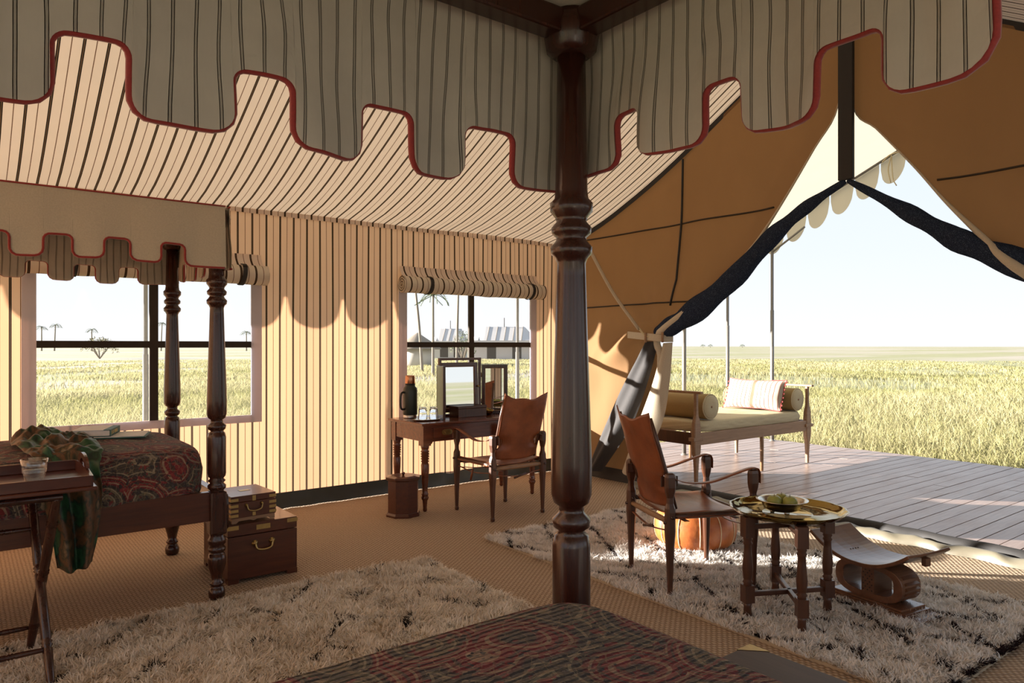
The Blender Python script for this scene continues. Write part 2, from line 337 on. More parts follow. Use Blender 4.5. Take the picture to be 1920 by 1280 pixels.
# window wall with its two openings
WX = [(.405, 1.856), (3.289, 4.773)]; WZ = [(.79, 1.90), (.63, 1.90)]
def wall_grid(xs, zs, hole, fn):
    mb = MB(); nx, nz = len(xs), len(zs); mb.add([fn(x, z) for z in zs for x in xs], [(j * nx + i, j * nx + i + 1, (j + 1) * nx + i + 1, (j + 1) * nx + i) for j in range(nz - 1) for i in range(nx - 1) if not hole((xs[i] + xs[i + 1]) / 2, (zs[j] + zs[j + 1]) / 2)])
    return mb
xs = sorted(set([round(v, 3) for v in np.arange(XB, XF + .01, .06)] + [w for p in WX for w in p])); zs = sorted(set([round(v, 3) for v in np.arange(.06, 2.461, .08)] + [w for p in WZ for w in p] + [2.462]))
def wfn(x, z):
    f = min(1, (2.46 - z) * 1.2) * min(1, max(.15, min(abs(x - w) for p in WX for w in p) * 3))
    return (x, YW + f * (.012 * math.sin(x * 9 + 2 * vn(x, z * .5)) + .014 * vn(x * 2.2, z * .7, 3)), z)
struct('wall_left', wall_grid(xs, zs, lambda x, z: any(p[0] < x < p[1] and q_[0] < z < q_[1] for p, q_ in zip(WX, WZ)), wfn), M['wall'], 'striped ticking canvas side wall with two mesh windows', 'wall')
mb = MB(); n = 200
mb.grid(lambda u, v: (lerp(XB, XF, u), YW - .008 - .03 * v - .012 * (1 + vn(u * 90, v * 2)) * v, .125 * (1 - v) + .02 * (v == 1) * 0 + .004), n, 5)
struct('baseboard_left', mb, M['ground'], 'dark green groundsheet flap along the foot of the striped wall', 'groundsheet')
# ceiling lining: two slopes, sagging
def ceil_mesh(y0, y1):
    mb = MB(); mb.grid(lambda u, v: (lerp(XB, XF, u), lerp(y0, y1, v), ceil_h(lerp(y0, y1, v)) + .01 * vn(u * 14, v * 3)), 90, 26); return mb
cl = tag(thing('ceiling', None, None, (1.3, YR, 0), kind='structure'), 'striped ticking tent lining sloping down from the ridge', 'ceiling')
part('lining', ceil_mesh(YR, YW), M['ceil'], cl, world=True); part('lining', ceil_mesh(YR, YE), M['ceil'], cl, world=True)
mb = MB(); mb.grid(lambda u, v: (lerp(XB, XF, u), YW - .012, 2.475 - .05 * v), 60, 1); part('hem', mb, M['wall'], cl, world=True)
mb = MB(); mb.grid(lambda u, v: (XF - .01, lerp(YR, YW, u), ceil_h(lerp(YR, YW, u)) - .01 - .055 * v), 60, 1); mb.grid(lambda u, v: (XF - .01, lerp(YR, YE, u), ceil_h(lerp(YR, YE, u)) - .01 - .055 * v), 60, 1)
struct('trim_1', mb, M['black'], 'black webbing along the front edge of the striped lining', 'trim')
# right-hand side wall and rear wall, both behind the camera, with large openings added to let sky light in
RX = [(-2.4, .2), (.4, 2.6), (2.8, 5.0)]
xs = sorted(set([round(v, 3) for v in np.arange(XB, XF + .01, .15)] + [w for p in RX for w in p])); zs = sorted(set([round(v, 3) for v in np.arange(.0, 2.46, .15)] + [.15, 2.2, 2.46]))
struct('wall_right', wall_grid(xs, zs, lambda x, z: any(p[0] < x < p[1] for p in RX) and .15 < z < 2.2, lambda x, z: (x, YE, z)), M['wall'], 'striped side wall behind the foreground bed', 'wall')
mb = MB(); ys = np.linspace(YE, YW, 60)
for i in range(59):
    y0, y1 = ys[i], ys[i + 1]; z0 = 2.3 if -.3 < (y0 + y1) / 2 < 2.5 else 0
    mb.add([(XB, y0, z0), (XB, y1, z0), (XB, y1, ceil_h(y1)), (XB, y0, ceil_h(y0))], [(0, 1, 2, 3)])
struct('wall_rear', mb, M['wall'], 'striped rear gable wall of the tent with an opening added for sky light', 'wall')
# windows
for i, (wx, wz, bx, label) in enumerate(zip(WX, WZ, (1.139, 4.02), ('mesh tent window behind the paisley bed with a brown cross bar', 'mesh tent window behind the desk with a brown cross bar'))):
    w = tag(thing(f'window_{i+1}', None, None, ((wx[0] + wx[1]) / 2, YW, wz[0]), kind='structure'), label, 'window')
    mb = MB(); mb.box(wx[0] - .085, wx[0], YW - .015, YW - .005, wz[0] - .06, 1.9); mb.box(wx[1], wx[1] + .085, YW - .015, YW - .005, wz[0] - .06, 1.9); mb.box(wx[0], wx[1], YW - .015, YW - .005, wz[0] - .06, wz[0])
    part('frame_tape', mb, M['tape'], w, world=True)
    part('bar', MB().box(bx - .03, bx + .03, YW - .012, YW + .012, wz[0], 1.9), M['bar'], w, world=True)
    part('bar', MB().box(wx[0], wx[1], YW - .014, YW + .014, 1.335, 1.385), M['bar'], w, world=True)
    part('insect_mesh', MB().add([(wx[0], YW + .005, wz[0]), (wx[1], YW + .005, wz[0]), (wx[1], YW + .005, 1.9), (wx[0], YW + .005, 1.9)], [(0, 1, 2, 3)]), M['mesh'], w, world=True)
# rolled blinds
for wx, label, straps in ((WX[0], 'rolled striped window blind above the paisley bed', (.62, 1.76)), (WX[1], 'rolled striped window blind above the desk mirror', (3.47, 4.70))):
    x0, x1 = wx[0] - .10, wx[1] + .10; b = thing('rolled_blind', label, 'blind', ((x0 + x1) / 2, YW, 1.83))
    r = .078; cy, cz = YW - .09, 1.915
    mb = MB(); mb.grid(lambda u, v: (lerp(x0, x1, u) + .004 * math.sin(v * 9), cy + (r + .006 * vn(u * 20, v * 3)) * math.cos(v * 2 * PI), cz + (r + .004 * vn(u * 14, 5)) * math.sin(v * 2 * PI)), 50, 20)
    for xx in (x0 + .002, x1 - .002):
        sp = [(xx, cy + (.008 + .069 * k / 60) * math.cos(k / 60 * 6 * PI), cz + (.008 + .069 * k / 60) * math.sin(k / 60 * 6 * PI)) for k in range(61)]; mb.tube(sp, .005, 5)
    part('roll', mb, M['blind'], b, world=True)
    mb = MB(); mb.grid(lambda u, v: (lerp(x0 + .02, x1 - .02, u), YW - .012 - (.075 * v ** 2), lerp(2.09, 1.985, v)), 40, 8); part('fabric', mb, M['wall'], b, world=True)
    for xs_ in straps:
        pts = [(xs_ + .01 * math.sin(k), cy + (r + .008) * math.cos(k), cz + (r + .008) * math.sin(k)) for k in np.linspace(0, 2 * PI, 21)]
        mb = MB(); mb.loft([[(p[0] - .018, p[1], p[2]), (p[0] + .018, p[1], p[2]), (p[0] + .018, p[1] + .001, p[2] + .001), (p[0] - .018, p[1] + .001, p[2] + .001)] for p in pts], smooth=True); part('strap', mb, M['black'], b, world=True)
# fly roof over tent and deck, scalloped valances, poles
FR, FE, FH, FEH, X0, X1 = YR, 7.6, 4.42, 2.25, -3, 9.25
def fly_h(y): return FH - (FH - FEH) * abs(y - FR) / (FE - FR)
fl = tag(thing('roof_fly', None, None, (3, FR, 0), kind='structure'), 'cream canvas fly roof over the deck with scalloped edge', 'roof')
YL = 2 * FR - FE
mb = MB()
for y1 in (FE, YL): mb.grid(lambda u, v: (lerp(X0, X1, u), lerp(FR, y1, v), fly_h(lerp(FR, y1, v)) - .03 * math.sin(v * PI)), 12, 12)
part('fly_canvas', mb, M['fly'], fl, world=True)
def scallops(p0, p1, n, drop, hang, name, mat_, par):
    mb = MB(); p0 = Vector(p0); p1 = Vector(p1); K = 14
    for i in range(n):
        def fn(u, v):
            p = p0.lerp(p1, (i + .5 + (u - .5) * (1 - .06 * (v > .3))) / n); d = drop + hang * math.sqrt(max(0, 1 - (2 * u - 1) ** 2)); return (p.x, p.y, p.z - d * v)
        mb.grid(fn, K, 3)
    return part(name, mb, mat_, par, world=True)
sv = scallops((X1, FR, FH), (X1, FE, FEH), 15, .13, .24, 'scalloped_valance', M['fly'], fl)
scallops((X1, FR, FH), (X1, YL, FEH), 15, .13, .24, 'scalloped_valance', M['fly'], fl)
scallops((X0, FE, FEH), (X1, FE, FEH), 25, .03, .23, 'scalloped_valance', M['fly'], fl)
mb = MB().tube([(X1 - .05, FE, fly_h(FE) - .03), (X1 - .05, FR, FH - .03)], .022, 8); part('beam', mb, M['greypole'], fl, world=True)
mb = MB().tube([(X1 - .05, YL, fly_h(YL) - .03), (X1 - .05, FR, FH - .03)], .022, 8); part('beam', mb, M['greypole'], fl, world=True)
mb = MB().tube(curve([(9.17, 4.13, 3.72), (9.16, 4.12, 3.6), (9.15, 4.10, 3.42), (9.15, 4.06, 3.33)], 6), .007, 6); mb.tube(curve([(9.17, 4.13, 3.72), (9.15, 4.16, 3.55), (9.15, 4.13, 3.38)], 6), .007, 6); mb.tube(curve([(9.17, 4.0, 3.75), (9.13, 4.13, 3.72), (9.17, 4.24, 3.66)], 6), .009, 6)
part('tie_cord', mb, M['cream'], fl, world=True)
def pole(x, y, label, base=-.02, brace=False):
    t = thing('veranda_pole', label, 'pole', (x, y, base), group='poles holding up the fly')
    h = fly_h(y) - base - .03
    part('shaft', MB().lathe([(0, .026), (h * .62, .026), (h * .62, .021), (h, .021)], 12), M['greypole'], t)
    part('foot', MB().lathe([(0, .045), (.012, .045), (.016, .028), (.03, .028)], 12), M['greypole'], t)
    if brace:
        part('brace', MB().tube([(0, 0, h - .32), (0, -.5, h - .02)], .014, 6), M['greypole'], t); part('brace', MB().tube([(0, 0, h - .2), (-.45, 0, h - .2)], .014, 6).tube([(0, 0, h - .05), (-.5, .0, h - .05)], .014, 6), M['greypole'], t)
pole(9.2, 5.8, 'rightmost grey deck pole, rising behind the striped pillow of the daybed', brace=True); pole(9.2, 6.55, 'thin grey pole in the middle of the three behind the daybed'); pole(7.15, 5.73, 'leftmost grey deck pole, rising behind the near bolster beside the tied flap')
pole(1.40, 7.58, 'grey pole outside the window behind the paisley bed', -.3); pole(5.95, 7.58, 'pale grey pole outside the right half of the desk window', -.3)
# deck
dk = tag(thing('deck', None, None, (7.3, 3, 0), kind='structure'), 'brown timber deck of long boards in front of the tent', 'deck')
DX0, DX1, DY0, DY1, PITCH = 5.26, 9.33, -1.0, 6.62, .131
meshes = {}
def plank_mesh(L):
    if L not in meshes:
        m_ = MB().box(-L / 2, L / 2, -.0615, .0615, -.03, 0).mesh('plank'); m_.materials.append(M['deck']); meshes[L] = m_
    return meshes[L]
k = 0; y = DY0
while y < DY1:
    cut = [1.17, 2.57, 0, 1.97, 3.17, 0, 2.27][k * 3 % 7]; L = DX1 - DX0
    segs = [(0, L)] if not cut else [(0, cut), (cut, L)]
    for s0, s1 in segs:
        o = bpy.data.objects.new('plank', plank_mesh(round(s1 - s0 - .004, 3))); C.objects.link(o); o.parent = dk
        o.location = (DX0 + (s0 + s1) / 2 - 7.3, y - 3, -.012 + random.uniform(-.0015, .0015))
    y += PITCH; k += 1
part('joist_frame', MB().box(DX0, DX1 - .01, DY0, DY1 - .03, -.2, -.046), M['black'], dk, world=True)
# threshold: black sill and the khaki groundsheet rolled up to it
mb = MB(); mb.grid(lambda u, v: (5.235 - .05 * math.cos(v * PI) + .012 * vn(u * 40, 1), lerp(-.5, 5.45, u), .005 + .075 * math.sin(v * PI)), 120, 8)
struct('trim_2', mb, M['black'], 'black canvas sill along the doorway beside the deck', 'sill')
mb = MB(); mb.grid(lambda u, v: (5.11 + .012 * vn(u * 30, 1) - (.06 + .012 * vn(u * 50, 4)) * math.cos(v * PI), lerp(-.5, 4.7, u), .003 + (.05 + .016 * vn(u * 55, v * 3, 2)) * math.sin(v * PI)), 240, 10)
struct('trim_3', mb, M['khaki'], 'crumpled khaki groundsheet edge inside the doorway', 'groundsheet')
# front gable: two canvas flaps drawn back
def flap(sgn, label, name='tent_flap'):
    def mir(p): return (p[0], YR + sgn * (p[1] - YR), p[2])
    E_ = curve([(5.2, 2.67, 3.95), (5.2, 2.694, 3.172), (5.2, 2.904, 2.839), (5.2, 3.27, 2.335), (5.2, 3.515, 2.056), (5.18, 3.891, 1.739), (5.12, 4.33, 1.44), (5.12, 4.33, 1.25), (5.15, 4.40, .85), (5.15, 4.51, .5), (5.16, 4.70, .24), (5.17, 4.84, .06)], 8) if sgn > 0 else \
         curve([(5.2, 2.65, 3.95), (5.2, 2.72, 3.124), (5.2, 2.90, 2.888), (5.2, 3.15, 2.571), (5.2, 3.35, 2.301), (5.2, 3.57, 2.044), (5.18, 3.75, 1.85), (5.12, 4.25, 1.44), (5.12, 4.30, 1.2), (5.15, 4.40, .8), (5.16, 4.7, .3), (5.17, 4.84, .06)], 8)
    nE = len(E_) - 1
    def edge(v):
        k_ = v * nE; i = min(int(k_), nE - 1); return E_[i].lerp(E_[i + 1], k_ - i)
    kt = 6 * 8 / nE if sgn > 0 else 7 * 8 / nE
    def surf(u, v):      # u 0 at the corner, 1 at the free edge; v 0 at the roof line
        top = Vector((5.2, lerp(YW, YR, u), 0)); top.z = ceil_h(top.y) - .02
        bot = Vector((5.2, lerp(YW, 4.84, u), .05)); cor = Vector((5.2, YW, lerp(2.44, .05, v))); ed = edge(v)
        p = top * (1 - v) + bot * v + cor * (1 - u) + ed * u - (Vector((5.2, YW, 2.44)) * (1 - u) * (1 - v) + Vector((5.2, YR, 3.98)) * u * (1 - v) + Vector((5.2, YW, .05)) * (1 - u) * v + Vector((5.2, 4.84, .05)) * u * v)
        g = math.exp(-((v - kt) / .2) ** 2); fold = (.02 + .075 * g) * max(0, u - .35) ** .8 * (1 - u * .3)
        p.x += fold * math.sin(u * 16 + 3 * v) - .05 * g * u + .02 * math.sin(5 * u + 4 * v)
        rr_ = math.hypot(p.y - 4.35, p.z - 1.44); an_ = math.atan2(p.z - 1.44, p.y - 4.35); p.x += .03 * math.sin(an_ * 9) * min(1, rr_ * 2) * math.exp(-rr_ * .7) * min(1, u * 4) * min(1, v * 6)
        if u > .9 and v < kt: p.x -= 0.03 * ((u - .9) / .1)
        p.y += .015 * g * math.cos(u * 23) * u
        return p
    t = thing(name, label, 'tent flap', mir((5.2, 5.3, 0)))
    mb = MB(); mb.grid(lambda u, v: mir(surf(u, v)), 60, 90); part('canvas', mb, M['canvas'], t, world=True)
    # thick rolled hem of the free edge
    mb = MB(); mb.tube([mir(surf(1, v)) for v in np.linspace(.03, .99, 60)], [.005 + .03 * math.exp(-((v - kt) / .22) ** 2) for v in np.linspace(.03, .99, 60)], 8); part('edge_roll', mb, M['linen'], t, world=True)
    Lr = curve([(5.07, 4.30, 1.37), (5.06, 4.42, 1.0), (5.08, 4.62, .6), (5.12, 4.86, .12)], 8); Rr = curve([(5.08, 4.20, 1.38), (5.12, 4.27, 1.0), (5.13, 4.38, .6), (5.15, 4.72, .08)], 8)
    mb = MB(); mb.grid(lambda u, v: mir(Lr[int(round(v * 24))].lerp(Rr[int(round(v * 24))], u) + Vector((-.05 * math.sin(u * PI), 0, 0))), 12, 24); part('turned_lining', mb, M['linen'], t, world=True)
    # shade lines showing through the canvas, laid along the cloth as dark tape
    def at_h(h, u):
        lo, hi = 0, 1
        for _ in range(24):
            m_ = (lo + hi) / 2
            if surf(u, m_).z > h: lo = m_
            else: hi = m_
        return surf(u, lo)
    for h in (2.46, 1.75):
        umax = .97 if h > 2 else .9
        mb = MB(); mb.tube([mir(at_h(h, u) + Vector((-.006, 0, 0))) for u in np.linspace(.03, umax, 30)], .011, 5, flat=.7); part('seam_or_shade_line', mb, M['bar'], t, world=True)
    def at_hy(h, y):
        lo, hi = 0, 1
        for _ in range(20):
            m_ = (lo + hi) / 2
            if at_h(h, m_).y > y: lo = m_
            else: hi = m_
        return at_h(h, lo)
    mb = MB(); mb.tube([mir(at_hy(h, interp(h, [1.7, 1.95, 2.4, 3.2], [4.29, 4.20, 4.19, 4.18])) + Vector((-.014, 0, 0))) for h in np.linspace(3.05, 1.72, 24)], .010, 6); part('cord', mb, M['black'], t, world=True)  # upright shade line behind the canvas, drawn as a dark cord
    # hem at the floor
    mb = MB(); mb.grid(lambda u, v: mir((5.19 - .04 * v, lerp(YW, 4.80, u), .12 - .115 * v)), 20, 4); part('hem', mb, M['black'], t, world=True)
    # tie-back
    mb = MB(); mb.tube([mir(p) for p in curve([(5.17, 5.38, 2.369), (5.08, 4.95, 1.88), (5.0, 4.53, 1.50)], 8)], .024, 6, flat=.25); part('tie_strap', mb, M['linen'], t, world=True)
    mb = MB()
    for dz in (0, .02): mb.tube([mir(p) for p in curve([(5.0, 4.53, 1.50 + dz), (4.97, 4.42, 1.44), (5.0, 4.33, 1.43)], 6)], .006, 6)
    part('cord', mb, M['cream'], t, world=True)
    mb = MB(); pts = [mir(p) for p in curve([(5.03, 4.70, 1.455), (4.985, 4.5, 1.44), (4.98, 4.32, 1.425), (5.01, 4.24, 1.415), (5.10, 4.21, 1.415)], 6)]
    mb.loft([[(p[0], p[1], p[2] - .032), (p[0] - .006, p[1], p[2] - .03), (p[0] - .006, p[1], p[2] + .03), (p[0], p[1], p[2] + .032)] for p in pts]); part('tie_band', mb, M['linen'], t, world=True)
    for yy in (4.42, 4.22):
        part('toggle', MB().tube([mir((4.965, yy, 1.47)), mir((4.965, yy, 1.38))], .012, 8), M['teak'], t, world=True)
    return t
flap(1, 'tan canvas door flap tied back on the left beside the safari chair')
flap(-1, 'tan canvas door flap drawn up to the right of the doorway')
# strip hanging down from the ridge and the rolled insect nets
tag(part('ridge_strap', MB().box(5.07, 5.105, 2.555, 2.665, 2.555, 3.93), M['black'], loc=(5.09, 2.61, 2.555), bev=.006), 'wide black canvas strap hanging from the ridge in the doorway', 'strap')
def net(pts, rad, label, extra=None):
    t = thing('insect_net', label, 'insect net', tuple(pts[-1]))
    P_ = curve(pts, 8); R_ = [interp(k, np.linspace(0, len(P_) - 1, len(rad)), rad) * (1 + .10 * math.sin(k * .9)) for k in range(len(P_))]
    mb = MB(); n_ = len(P_); secs = []
    for i, p in enumerate(P_):
        d = (P_[min(i + 1, n_ - 1)] - P_[max(i - 1, 0)]).normalized(); up = Vector((1, 0, 0)); b_ = d.cross(up).normalized()
        secs.append([p + b_ * (R_[i] * math.cos(a_) * (1 + .15 * math.sin(3 * a_ + i * .3))) + up * (R_[i] * .7 * math.sin(a_)) for a_ in np.linspace(0, 2 * PI, 13)[:-1]])
    mb.loft(secs, smooth=True); part('rolled_net', mb, M['net'], t, world=True)
    if extra: part('hanging_net', extra, M['hangnet'], t, world=True)
    return t
hang = MB(); L_ = curve([(5.08, 4.51, 1.39), (5.08, 4.816, .976), (5.08, 5.033, .595), (5.1, 5.30, .10)], 8); R_ = curve([(5.05, 4.33, 1.389), (5.03, 4.47, .989), (5.05, 4.70, .564), (5.1, 5.12, .08)], 8)
hang.grid(lambda u, v: tuple(L_[int(v * 24)].lerp(R_[int(v * 24)], u) + Vector((-.07 * math.sin(u * PI) + .015 * math.sin(u * 12 + v * 4), 0, 0))), 16, 24)
net([(5.09, 2.62, 2.55), (5.10, 2.88, 2.43), (5.11, 3.22, 2.215), (5.10, 3.62, 1.89), (5.07, 4.03, 1.60), (5.05, 4.36, 1.455)], [.02, .042, .068, .09, .10, .065], 'dark rolled insect net swept from the ridge strap to the left tie-back', hang)
net([(5.09, 2.60, 2.55), (5.11, 2.21, 2.27), (5.13, 1.887, 2.047), (5.13, 1.533, 1.83), (5.1, .97, 1.45)], [.016, .05, .07, .085, .07], 'dark blue rolled insect net sagging right of the ridge strap')

# ------------------------------------------------------------------ four-poster beds
POST = [(0, .030), (.01, .040), (.035, .043), (.06, .036), (.07, .026), (.078, .036), (.088, .034), (.10, .025), (.13, .031), (.18, .044), (.215, .046), (.24, .040), (.247, .030), (.255, .042), (.27, .045), (.285, .033), (.295, .044), (.318, .046), (.335, .036), (.35, .036)]
POST2 = [(.57, .040), (.578, .034), (.59, .046), (.605, .047), (.618, .034), (.63, .045), (.642, .034), (.655, .044), (.67, .047), (.86, .047), (.885, .042), (.895, .030), (.905, .044), (.925, .048), (.94, .032), (.955, .030), (.965, .044), (.985, .050), (1.06, .0505), (1.2, .0465), (1.38, .040), (1.52, .036), (1.552, .035), (1.565, .040), (1.575, .050), (1.592, .052), (1.606, .040), (1.615, .036), (1.625, .048), (1.64, .050), (1.655, .037), (1.665, .040), (1.68, .052), (1.70, .053), (1.712, .042), (1.73, .040), (2.13, .034)]
def bed_post(t, x, y, sx, sy, zr=2.10):
    mb = MB().lathe(POST, 24, tr(x, y, 0)).lathe([(z_, r_) for z_, r_ in POST2[:-1]] + [(zr, .034)], 28, tr(x, y, 0)); o = part('post', mb, M['mahog'], t)
    mb = MB().box(x - .044, x + .044, y - .044, y + .044, .345, .575); b_ = part('block', mb, M['mahog'], o, bev=.012)
    def oval(w, h): return [(w * math.copysign(abs(math.cos(a_)) ** .6, math.cos(a_)), .46 + h * math.copysign(abs(math.sin(a_)) ** .6, math.sin(a_))) for a_ in np.linspace(0, 2 * PI, 25)[:-1]]
    mb = MB().ring(oval(.034, .095), oval(.025, .082), -.052, -.044, tr(x, y, 0)); mb.ring(oval(.034, .095), oval(.025, .082), -.052, -.044, tr(x, y, 0) @ rot('Z', sx * PI / 2)); part('panel_moulding', mb, M['mahog'], o)
def valance(pts, total, notches, ztop, ztab, znotch, wave, seed, top_sag=0, round_end=False):
    """cloth strip hung along pts[0]->pts[1]; notches are centre distances along it"""
    p0, p1 = Vector((*pts[0], 0)), Vector((*pts[1], 0)); d = (p1 - p0).normalized(); nrm = Vector((-d.y, d.x, 0))
    ol = [(0.0, ztab)]; r1, r2 = .034, .026
    def arc(cx, cz, r, a0, a1): return [(cx + r * math.cos(math.radians(lerp(a0, a1, k_ / 6))), cz + r * math.sin(math.radians(lerp(a0, a1, k_ / 6)))) for k_ in range(7)]
    for c, w in sorted(notches):
        l, r = c - w / 2, c + w / 2
        ol += arc(l - r1, ztab + r1, r1, -90, 0) + arc(l + r2, znotch - r2, r2, 180, 90) + arc(r - r2, znotch - r2, r2, 90, 0) + arc(r + r1, ztab + r1, r1, 180, 270)
    if round_end: ol += arc(total - .06, ztab + .06, .06, -90, 0) + [(total, lerp(ztab + .06, ztop, k_ / 6)) for k_ in range(1, 7)]
    else: ol.append((total, ztab))
    pl_ = [ol[0]]
    for q in ol[1:]:
        p = pl_[-1]; L = math.hypot(q[0] - p[0], q[1] - p[1]); m = max(1, int(L / .008)); pl_ += [(lerp(p[0], q[0], k_ / m), lerp(p[1], q[1], k_ / m)) for k_ in range(1, m + 1)]
    NU = len(pl_) - 1
    def at_s(s, z, v):
        off = wave * (v ** .8) * (math.sin(s * 23 + 2 * vn(s * 3, v, seed)) * .5 + vn(s * 6, v * 1.3, seed + 1) + .35 * vn(s * 19, v * 3, seed + 4))
        p = p0 + d * (s + .006 * v * vn(s * 9, 1, seed + 2)) + nrm * off; return (p.x, p.y, z + .006 * math.sin(s * 7 + seed) * v)
    def fn(u, v):
        s, z1 = pl_[int(round(u * NU))]; z = lerp(ztop - top_sag * math.sin(u * PI), z1, v); return at_s(s, z, (ztop - z) / (ztop - ztab))
    mb = MB(); mb.grid(fn, NU, 12, uvfn=lambda u, v: (pl_[int(round(u * NU))][0] + .005 * vn(pl_[int(round(u * NU))][0] * 9, v * 3, seed), v * .5))
    return mb, [fn(k / NU, 1) for k in range(NU + 1)], lambda u, v: at_s(u * total, ztop, 0)
def make_bed(t, X0, X1, Y0, Y1, zr=2.10):
    for x, y, sx, sy in ((X1, Y0, 1, -1), (X1, Y1, 1, 1), (X0, Y0, -1, -1), (X0, Y1, -1, 1)): bed_post(t, x, y, sx, sy, zr)
    for y in (Y0, Y1): part('side_rail', MB().box(X0 + .04, X1 - .04, y - .02, y + .02, .42, .575), M['mahogx'], t, bev=.004)
    for x in (X0, X1):
        mb = MB(); n_ = 24
        out = [(-.0, .575), (Y1 - Y0 - .08, .575)] + [(Y1 - Y0 - .08 - (Y1 - Y0 - .08) * k_ / n_, .40 + .05 * math.sin(PI * k_ / n_) ** .5) for k_ in range(n_ + 1)]
        mb.prism(out, -.02, .02, tr(x, Y0 + .04, 0) @ rot('Z', PI / 2)); part('foot_rail' if x == X1 else 'head_rail', mb, M['mahogx'], t)
    for y in (Y0, Y1): part('tester_rail', MB().box(X0, X1, y - .03, y + .03, zr, zr + .06), M['mahog'], t, bev=.006)
    for x in (X0, X1): part('tester_rail', MB().box(x - .03, x + .03, Y0, Y1, zr, zr + .06), M['mahog'], t, bev=.006)
    for x, y in ((X1, Y0), (X1, Y1), (X0, Y0), (X0, Y1)): part('finial_block', MB().lathe([(zr - .04, .044), (zr - .025, .062), (zr + .02, .07), (zr + .062, .06)], 20, tr(x, y, 0)), M['mahog'], t)
def quilt_mesh(X0, X1, Y0, Y1, zt, zb, crown=.03, rad=.09, ex=9):
    """closed mattress-shaped cover with soft rounded edges"""
    mb = MB(); nx, ny = 60, 40; cx, cy = (X0 + X1) / 2, (Y0 + Y1) / 2; hx, hy = (X1 - X0) / 2, (Y1 - Y0) / 2
    prof = [(0, 0)] + [(k_ / 12, 0) for k_ in range(1, 10)]
    secs = []; K = 200
    def loop(sc, z):
        pts = []
        for k_ in range(K):
            a_ = 2 * PI * k_ / K; c_, s_ = math.cos(a_), math.sin(a_); r = (abs(c_) ** ex + abs(s_) ** ex) ** (-1 / ex)
            x, y = cx + c_ * r * (hx - sc), cy + s_ * r * (hy - sc); pts.append((x, y, z))
        return pts
    secs.append(loop(.0, zb))
    for k_ in range(1, 8): secs.append([(x + .006 * vn(x * 14, k_ * .7 + y * 9), y + .006 * vn(x * 14, k_ * .7, 5), z) for x, y, z in loop(-.008 * math.sin(k_ / 8 * PI), lerp(zb, zt - rad, k_ / 7))])
    for k_ in range(1, 7): an = k_ / 6 * PI / 2; secs.append(loop(rad * (1 - math.cos(an)), zt - rad + rad * math.sin(an)))
    m = min(hx, hy)
    for k_ in range(1, 9): s_ = lerp(rad, m * .98, k_ / 8); secs.append([(x, y, z + .006 * vn(x * 6, y * 6)) for x, y, z in loop(s_, zt + crown * math.sin(k_ / 8 * PI / 2))])
    return mb.loft(secs, smooth=True)
# far bed
BX0, BX1, BY0, BY1 = -.95, 1.08, 3.98, 5.0
t = thing('four_poster_bed', 'dark mahogany four-poster bed under the window with linen canopy', 'bed', (0, 0, 0), group='twin four-poster beds')
make_bed(t, BX0, BX1, BY0, BY1, 2.01)
NT = [.356 - .245 * k_ for k_ in range(4, -1, -1)]; nts = [(x_ + 1.03, .115) for x_ in [-.869, -.624, -.379, -.134, .111, .356, .60, .844]]
def hang_val(t, p0, p1, notches, ztop, ztab, znot, seed, outer=True, inner=True, nsign=-1, gap=.012, trimr=.006, wave=.010, toptrim=True, round_end=False):
    tot = (Vector(p1) - Vector(p0)).length; d = (Vector((*p1, 0)) - Vector((*p0, 0))).normalized(); nr = Vector((-d.y, d.x, 0)) * nsign * gap
    if outer:
        mb, edge, fn = valance(((p0[0] + nr.x, p0[1] + nr.y), (p1[0] + nr.x, p1[1] + nr.y)), tot, notches, ztop, ztab, znot, wave, seed, round_end=round_end); o = part('valance', mb, M['linen'], t, label='plain beige linen canopy skirt')
        part('piping', MB().tube(edge[::2], trimr, 7), M['red'], o, label='red velvet piping')
        if toptrim: part('piping', MB().tube([fn(k_ / 30, 0) for k_ in range(31)], trimr * .8, 6), M['red'], o, label='red velvet piping')
    if inner:
        mb, edge, fn = valance((p0, p1), tot, notches, ztop, ztab - .004, znot - .004, wave, seed, round_end=round_end); o = part('valance_lining', mb, M['tick'], t, label='striped ticking lining of the canopy skirt')
        if not outer: part('piping', MB().tube(edge[::2], trimr, 8), M['red'], o, label='red velvet piping')
OV = .07
hang_val(t, (-1.03, BY0 - OV), (1.10, BY0 - OV), nts, 2.085, 1.765, 1.868, 3, nsign=-1)
hang_val(t, (-1.03, BY1 + OV), (1.10, BY1 + OV), nts, 2.085, 1.75, 1.855, 5, nsign=1)
fn_ = [(.17 + .235 * k_, .105) for k_ in range(5)]
hang_val(t, (1.115, BY0 - OV), (1.115, BY1 + OV), fn_, 2.085, 1.76, 1.865, 6, nsign=-1, wave=.014)
mb = MB(); mb.grid(lambda u, v: (lerp(-1.03, 1.10, u), lerp(BY0 - OV, BY1 + OV, v), 2.088 + .012 * math.sin(u * PI) * math.sin(v * PI)), 20, 12); part('canopy_top', mb, M['linen'], t)
tag(part('bedspread', quilt_mesh(BX0 + .05, BX1 - .05, BY0 - .02, BY1 - .01, .815, .56, .02, .07), M['quilt'], loc=(.05, 4.5, .56)), 'red and brown paisley quilt covering the bed by the window', 'bedspread', 'paisley quilts on the beds')
